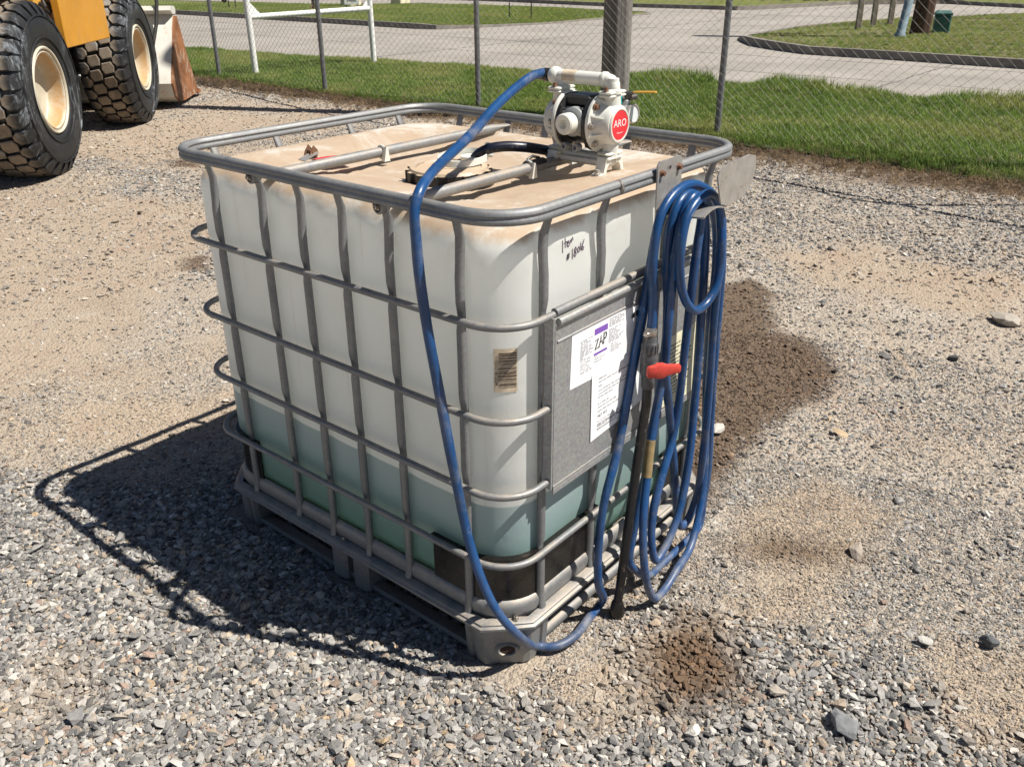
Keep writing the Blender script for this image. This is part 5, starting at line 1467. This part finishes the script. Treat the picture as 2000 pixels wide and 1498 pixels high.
for k in range(ks):
    base = len(vs)
    for j in range(HT):
        yj = yy0+(k+(j % 2 if k % 2 == 0 else 1-j % 2))*p_h
        z = .03+j*p_v
        yw = yj+.008*math.sin(z*9+yj*3)*(1 if z < .4 else .3)
        zz = z+.012*math.sin(yj*1.7)
        xo = FX(yj)-.036+sag(yj, z)+(.0016 if k % 2 else -.0016)
        q = fr(xo, yw, zz)
        vs += [(q[0]-rw, q[1], q[2]), (q[0]+rw*.6, q[1]-rw, q[2]), (q[0]+rw*.6, q[1]+rw, q[2])]
        if j:
            a = base+(j-1)*3; b = base+j*3
            fs += [(a, a+1, b+1, b), (a+1, a+2, b+2, b+1), (a+2, a, b, b+2)]
me = bpy.data.meshes.new('wire_mesh'); me.from_pydata(vs, [], fs); me.materials.append(M['wire'])
wm = link(bpy.data.objects.new('wire_mesh', me), fence); wm['kind'] = 'stuff'
mb = MB(); mb.tube([fr(FX(y)-.038+sag(y, .6), y, .035+.01*math.sin(y*2)) for y in np.arange(-3, 18, .4)], .0025, 6); mb.build('tension_wire', M['wire'], fence, smooth=60)

# ------------------------------------------------------------------ utility pole, unseen cables added for their shadow lines
def wood_material(name, a, b_, c_):
    m, nt, b = newmat(name); o = objc(nt)
    mp = N(nt, 'ShaderNodeMapping'); mp.inputs['Scale'].default_value = (26, 26, 1.1); nt.links.new(o, mp.inputs[0])
    c = ramp(nt, noise(nt, 1.0, 8, .72, mp.outputs[0], .3), [(.28, a), (.5, b_), (.75, c_)])
    c = mixc(nt, maprange(nt, noise(nt, 3, 5, .7, o), .5, .75, 0, .5), c, a)
    nt.links.new(c, b.inputs['Base Color']); b.inputs['Roughness'].default_value = .9
    bump(nt, b, noise(nt, 1.5, 6, .75, mp.outputs[0]), .7, .012)
    return m
M['grey_wood'] = wood_material('weathered_grey_wood', (.085, .075, .066), (.20, .185, .165), (.30, .28, .25))
M['brown_wood'] = wood_material('creosoted_wood', (.022, .012, .007), (.07, .035, .02), (.16, .085, .05))
M['post_wood'] = wood_material('bleached_post_wood', (.12, .095, .07), (.26, .22, .17), (.40, .35, .28))
def wood_pole(name, x, y, r0, r1, h, mat, lean=(0, 0), n=28):
    mb = MB(); rings = []; rr = random.Random(int(x*100))
    for k in range(15):
        t = k/14; r = r0+(r1-r0)*t
        rings.append([(lean[0]*t*h+r*(1+.012*math.sin(3*a+t*4))*math.cos(a), lean[1]*t*h+r*(1+.012*math.sin(3*a+t*4))*math.sin(a), -.15+(h+.15)*t) for a in np.linspace(0, 2*math.pi, n, endpoint=False)])
    # a long drying check, sunk into the wood
    for ring in rings:
        i = int(n*.66)
        ring[i] = (ring[i][0]*.90, ring[i][1]*.90, ring[i][2])
    mb.loft(rings); o = mb.build(name, M[mat], smooth=50); o.location = (x, y, 0); return o
tag(wood_pole('utility_pole', 7.40, 4.60, .160, .13, 9.0, 'grey_wood', (.006, .004)), 'thick weathered grey timber pole just behind the chain link fence', 'pole')
def cable(pts, r, label):  # added out of view, set low and thick so the shadow on the gravel reads dark
    mb = MB(); mb.tube(catmull(pts, 8), r, 10); o = mb.build('overhead_cable', M['cord'], smooth=60); tag(o, label, 'cable'); return o
def lift(x, y, h): return (x+.306*h, y-.57*h, h)
cable([lift(5.1, -4.5, 2.0), lift(5.38, -.04, 1.92), lift(5.62, 2.0, 1.9), lift(5.62, 4.4, 1.9), lift(5.60, 7.0, 1.9), lift(6.30, 11.1, 1.95), lift(7.3, 15.5, 2.05)], .022, 'low black cable strung above the yard along the whole chain link fence')
cable([lift(8.6, -4.0, 2.2), lift(6.05, .05, 2.0), lift(5.42, .95, 1.96), lift(5.50, 1.5, 1.925)], .018, 'short black cable branching off the low cable towards the fence corner')

# ------------------------------------------------------------------ white pipe gate frame
gate = empty('pipe_barrier', (7.46, 11.45, 0)); tag(gate, 'white painted pipe barrier of two posts and a crossbar beyond the fence', 'barrier')
gx = 2.30; gy = -.25
for x, y in ((0, 0), (gx, gy)):
    mb = MB(); mb.cyl((x, y, -.1), (x-.02, y, 1.9), .048, n=18); mb.build('post', M['white_paint'], gate, smooth=60)
mb = MB(); mb.cyl((.02, 0, .86), (gx-.02, gy, .905), .042, n=18); mb.build('crossbar', M['white_paint'], gate, smooth=60)
mb = MB(); mb.cyl((.02, 0, 1.55), (gx-.02, gy, 1.60), .042, n=18); mb.build('crossbar', M['white_paint'], gate, smooth=60)
for x, y, s_ in ((.045, -.004, 1), (gx-.045, gy+.004, -1)):
    mb = MB(); mb.prism([(0, .04), (.16*s_, .04), (0, .19)], -.006, .006, lambda a, b, h, x=x, y=y: (x+a, y+h, .87+b)); mb.build('gusset', M['white_paint'], gate, smooth=0)
mb = MB(); mb.loft([[(1.15+.035*math.cos(t)*rr, -.12+dy, .945+.045*math.sin(t)*rr) for t in np.linspace(0, 6.283, 16, endpoint=False)] for rr, dy in ((1, -.008), (1.25, 0), (1, .008), (.8, 0), (1, -.008))], caps=False); mb.build('ring', M['rust'], gate, smooth=60)
mb = MB(); mb.box((.66, -.085, .01), (1.0, -.02, .05), .01); mb.build('loose_stone', M['kerb'], gate, smooth=20) if False else None

# ------------------------------------------------------------------ things on the verges
def gp(name, loc, label, cat, group=None, rz=0):
    o = empty(name, loc, rz); tag(o, label, cat, group); return o
sg = gp('yard_sign', (20.6, 26.3, .115), 'small white sign with black lettering on a thin dark stake', 'sign', rz=R_(-38))
mb = MB(); mb.cyl((0, 0, 0), (0, 0, 1.6), .055, n=10); mb.build('stake', M['dark_metal'], sg)
sg2 = gp('park_sign', (21.6, 25.35, .115), 'white notice board reading VALLEY PARK beside the stone piers', 'sign', rz=R_(-40))
mb = MB(); mb.box((-.27, -.015, .12), (.27, .015, .95), .01); board = mb.build('board', M['white_paint'], sg2, smooth=20)
for x in (-.2, .2):
    mb = MB(); mb.box((x-.02, .017, -.05), (x+.02, .05, .9)); mb.build('leg', M['dark_metal'], sg2, smooth=0)
mb = MB()
for t, z in (('WELCOME', .78), ('VALLEY', .53), ('PARK', .27)): place_text(mb, t, .17, (0, -.0175, z), (1, 0, 0), (0, 0, 1), bold=True, sx=.8)
mb.build('lettering', M['ink'], board, smooth=0)
tagm = sg
sg['label'] = 'slim dark post standing in the lawn just behind the white crossbar'; sg['category'] = 'post'; sg.name = 'slim_post'
M['cream_stone'] = simple('cream_stone', (.68, .61, .46), .85, var=.12, scale=4, bmp=.3, bscale=30)
M['dark_timber'] = simple('dark_timber', (.05, .028, .02), .8, var=.3, scale=10)
for (x, y, lab) in ((22.9, 26.9, 'cream stone block under the near end of the dark rail on the verge'), (25.7, 27.1, 'cream stone block under the far end of the dark rail on the verge')):
    o = gp('stone_block', (x, y, .115), lab, 'block', 'cream stone blocks on the verge', R_(8))
    mb = MB(); mb.box((-.32, -.26, -.02), (.32, .26, .30), .02); mb.build('base', M['cream_stone'], o, smooth=20)
    mb = MB(); mb.box((-.27, -.21, .302), (.27, .21, .72), .02); mb.build('upper_block', M['cream_stone'], o, smooth=20)
o = gp('timber_rail', (22.9, 26.9, .837), 'dark timber beam laid across the two cream stone blocks', 'beam', rz=math.atan2(.2, 2.8))
mb = MB(); mb.box((-.6, -.12, 0), (3.4, .12, .18), .015); mb.build('beam', M['dark_timber'], o, smooth=20)
gl = gp('garden_light', (19.4, 29.6, .115), 'small black lantern shaped post with a white plate standing in the verge', 'lantern', rz=R_(-35))
mb = MB(); mb.box((-.14, -.10, .32), (.16, .10, .80), .03); mb.build('head', M['black'], gl, smooth=25)
mb = MB(); mb.box((-.15, -.118, .26), (.17, -.105, .315)); mb.build('plate', M['white_paint'], gl, smooth=0)
for x in (-.08, .16):
    mb = MB(); mb.cyl((x, 0, -.03), (x, 0, .34), .022, n=8); mb.build('leg', M['black'], gl)
mb = MB(); mb.sphere((-.22, .02, .30), .11, 10, 8, (1, .8, 1.2)); mb.build('knob', M['black'], gl)
wf = gp('sign_stand', (21.0, 17.0, .09), 'empty dark wire sign stand with two thin legs on the verge', 'stand', rz=R_(-52))
for x in (-.33, .33):
    mb = MB(); mb.cyl((x, 0, -.05), (x, 0, 1.3), .018, n=8); mb.build('leg', M['dark_metal'], wf)
mb = MB(); mb.cyl((-.33, 0, 1.0), (.33, 0, 1.0), .014, n=8); mb.build('cross_wire', M['dark_metal'], wf)

tag(wood_pole('brown_pole', 20.9, 5.34, .215, .20, 8.0, 'brown_wood', (.055, -.02)), 'leaning dark brown timber pole standing on the patchy verge', 'pole')
M['blue_grey'] = simple('blue_grey_conduit', (.20, .27, .31), .5, var=.12, scale=6)
cg = gp('pole_guard', (19.6, 5.35, .11), 'slanting blue grey guard tube over a wire beside the brown pole', 'guard')
mb = MB(); mb.lathe((0, 0, -.05), (.13, -.05, 1), [(.12, 0), (.12, .10), (.09, .14), (.085, 2.6)], 14); mb.build('tube', M['blue_grey'], cg, smooth=50)
M['green_box'] = simple('green_cabinet', (.035, .13, .115), .45, var=.12, scale=5)
tb = gp('cable_pedestal', (21.6, 5.08, .085), 'squat green cable pedestal box beside the brown pole', 'box', rz=R_(20))
mb = MB(); mb.box((-.17, -.17, -.03), (.17, .17, .38), .02); mb.build('cabinet', M['green_box'], tb, smooth=25)
mb = MB(); mb.loft([[(-.185, -.185, .382), (.185, -.185, .382), (.185, .185, .382), (-.185, .185, .382)], [(-.185, -.185, .43), (.185, -.185, .43), (.185, .185, .43), (-.185, .185, .43)], [(-.13, -.13, .48), (.13, -.13, .48), (.13, .13, .48), (-.13, .13, .48)]]); mb.build('cap', M['green_box'], tb, smooth=20)
mb = MB(); mb.prism([(-.02, .14), (.02, .14), (.03, .27), (.0, .32), (-.025, .26)], -.178, -.172, lambda a, b, h: (a, h, b)); mb.build('tag', M['white_paint'], tb, smooth=0)
for (x, y, lab) in ((22.6, 7.32, 'grey wooden post nearest the side street, first of a row of three'), (24.0, 7.43, 'grey wooden post in the middle of the row of three'), (24.7, 7.22, 'grey wooden post next to the slanting guard tube, last of a row of three')):
    o = gp('wooden_post', (x, y, .08), lab, 'post', 'grey wooden posts on the verge')
    mb = MB(); mb.box((-.065, -.065, -.1), (.065, .065, 1.5), .012); s_ = mb.build('shaft', M['post_wood'], o, smooth=20); s_.rotation_euler = (0, .07, .6)

# hedge bed far across the street with its border stones
M['hedge_leaf'] = inst_mat('hedge_leaf', .6, None, .25)
def leafy(name, boxes, n_per, seed):
    r = random.Random(seed); vs = []; fs = []
    for (cx, cy, rx, ry, h) in boxes:
        for _ in range(n_per):
            t = r.random()*6.283; ph = math.acos(r.uniform(-.2, 1)); k = r.uniform(.75, 1.0)*(1+.15*math.sin(3*t)+.1*math.sin(7*t+ph*4))
            c = Vector((cx+rx*k*math.sin(ph)*math.cos(t), cy+ry*k*math.sin(ph)*math.sin(t), .12+h*max(0, k*math.cos(ph)*.5+.5)))
            d1 = Vector((r.gauss(0, 1), r.gauss(0, 1), r.gauss(0, 1))).normalized(); d2 = d1.orthogonal().normalized(); s_ = r.uniform(.05, .10)
            b = len(vs); vs += [c-d1*s_, c+d2*s_*.5, c+d1*s_, c-d2*s_*.5]; fs.append((b, b+1, b+2, b+3))
    me = bpy.data.meshes.new(name); me.from_pydata([tuple(v) for v in vs], [], fs); me.materials.append(M['hedge'])
    return link(bpy.data.objects.new(name, me))
M['hedge'] = simple('hedge_leaf_green', (.030, .050, .016), .7, var=.5, scale=2)
hx = [(37.8, 22.5), (37.4, 20.2), (37.3, 18.2), (37.6, 16.3), (38.0, 14.6)]
for i, (x, y) in enumerate(hx):
    o = leafy('shrub', [(x, y, .9, 1.15, 1.5)], 900, 20+i)
    tag(o, ('dense dark green shrub in the far border, %s' % ('farthest along the street', 'second from the far end', 'middle of the row', 'second from the near end', 'nearest the side street')[i]), 'shrub', 'shrubs in the far border')
M['pink_stone'] = simple('pink_border_stone', (.50, .27, .20), .85, var=.25, scale=3, bmp=.3)
M['pale_stone'] = simple('pale_border_stone', (.60, .55, .46), .85, var=.2, scale=3, bmp=.3)
for i, (x, y, k, s_) in enumerate([(36.3, 22.4, 0, .5), (36.2, 20.6, 0, .45), (36.0, 19.2, 0, .62), (35.9, 18.1, 0, .55), (35.9, 17.1, 1, .36), (36.0, 16.1, 0, .46), (36.2, 15.2, 1, .42), (36.5, 14.4, 0, .40), (36.8, 13.9, 1, .5)]):
    me = rock_mesh('border_stone', 700+i, 18, .7, M['pink_stone'] if k == 0 else M['pale_stone'], s_*1.3)
    o = link(bpy.data.objects.new('border_stone', me)); o.location = (x, y, .12+s_*.25); o.rotation_euler = (0, 0, i*1.3)
    tag(o, ('pink border stone farthest along the foot of the far shrubs', 'pink border stone second from the far end of the shrub bed', 'largest pink border stone by the far shrubs', 'pink border stone between the largest stone and a pale one', 'smallest pale border stone by the far shrubs', 'pink border stone lying between two pale ones', 'pale border stone with a pink stone on either side', 'smallest pink border stone near the side street end', 'pale border stone nearest the side street end of the shrub bed')[i], 'stone', 'border stones by the far shrubs')
# far parked car, of which only the front wheel and sill show at the frame's top edge
car = gp('parked_car', (39.6, 11.3, .12), 'dark car parked on the far verge, only a wheel and sill in view', 'car', rz=R_(112))
M['car_paint'] = simple('dark_car_paint', (.012, .013, .016), .25, var=.1)
mb = MB(); mb.prism([(-2.1, .28), (2.1, .28), (2.15, .65), (1.9, .82), (1.0, .9), (.55, 1.38), (-.9, 1.42), (-1.6, .95), (-2.15, .85)], -.85, .85, lambda a, b, h: (a, h, b)); mb.build('body', M['car_paint'], car, smooth=25)
for x in (-1.3, 1.35):
    for s_ in (-1, 1):
        mb = MB(); mb.cyl((x, s_*.70, .33), (x, s_*.88, .33), .33, n=24); wh = mb.build('wheel', M['grime'], car)
        mb = MB(); mb.cyl((x, s_*.875, .33), (x, s_*.888, .33), .20, n=18); mb.build('rim', M['aluminium'], wh)

# single rocks that stand out on the yard
for (x, y, s_, fl, colr, lab) in ((.39, -.70, .042, .5, (.20, .205, .21), 'large flat dark grey stone lying among the coarse gravel'),
                            (3.40, -.37, .075, .42, (.36, .32, .27), 'long pale rock lying on the open gravel at the edge of the yard'),
                            (1.50, .21, .034, .5, (.50, .47, .42), 'chalky white stone on the damp brown soil behind the hoses'),
                            (.90, -.89, .021, .9, (.09, .095, .10), 'two toned dark stone perched on the pale sand'),
                            (.80, -.76, .020, .5, (.48, .46, .42), 'flat light grey stone on fine pale gravel')):
    key = 'rock_%g' % x
    me = rock_mesh('rock', int(abs(x)*100)+7, 34, fl, simple('rock_stone', colr, .85, var=.2, scale=30, bmp=.4, bscale=90), s_*2)
    o = link(bpy.data.objects.new('rock', me)); o.location = (x, y, s_*fl*.35); o.rotation_euler = (0, 0, x*2.1)
    tag(o, lab, 'stone')
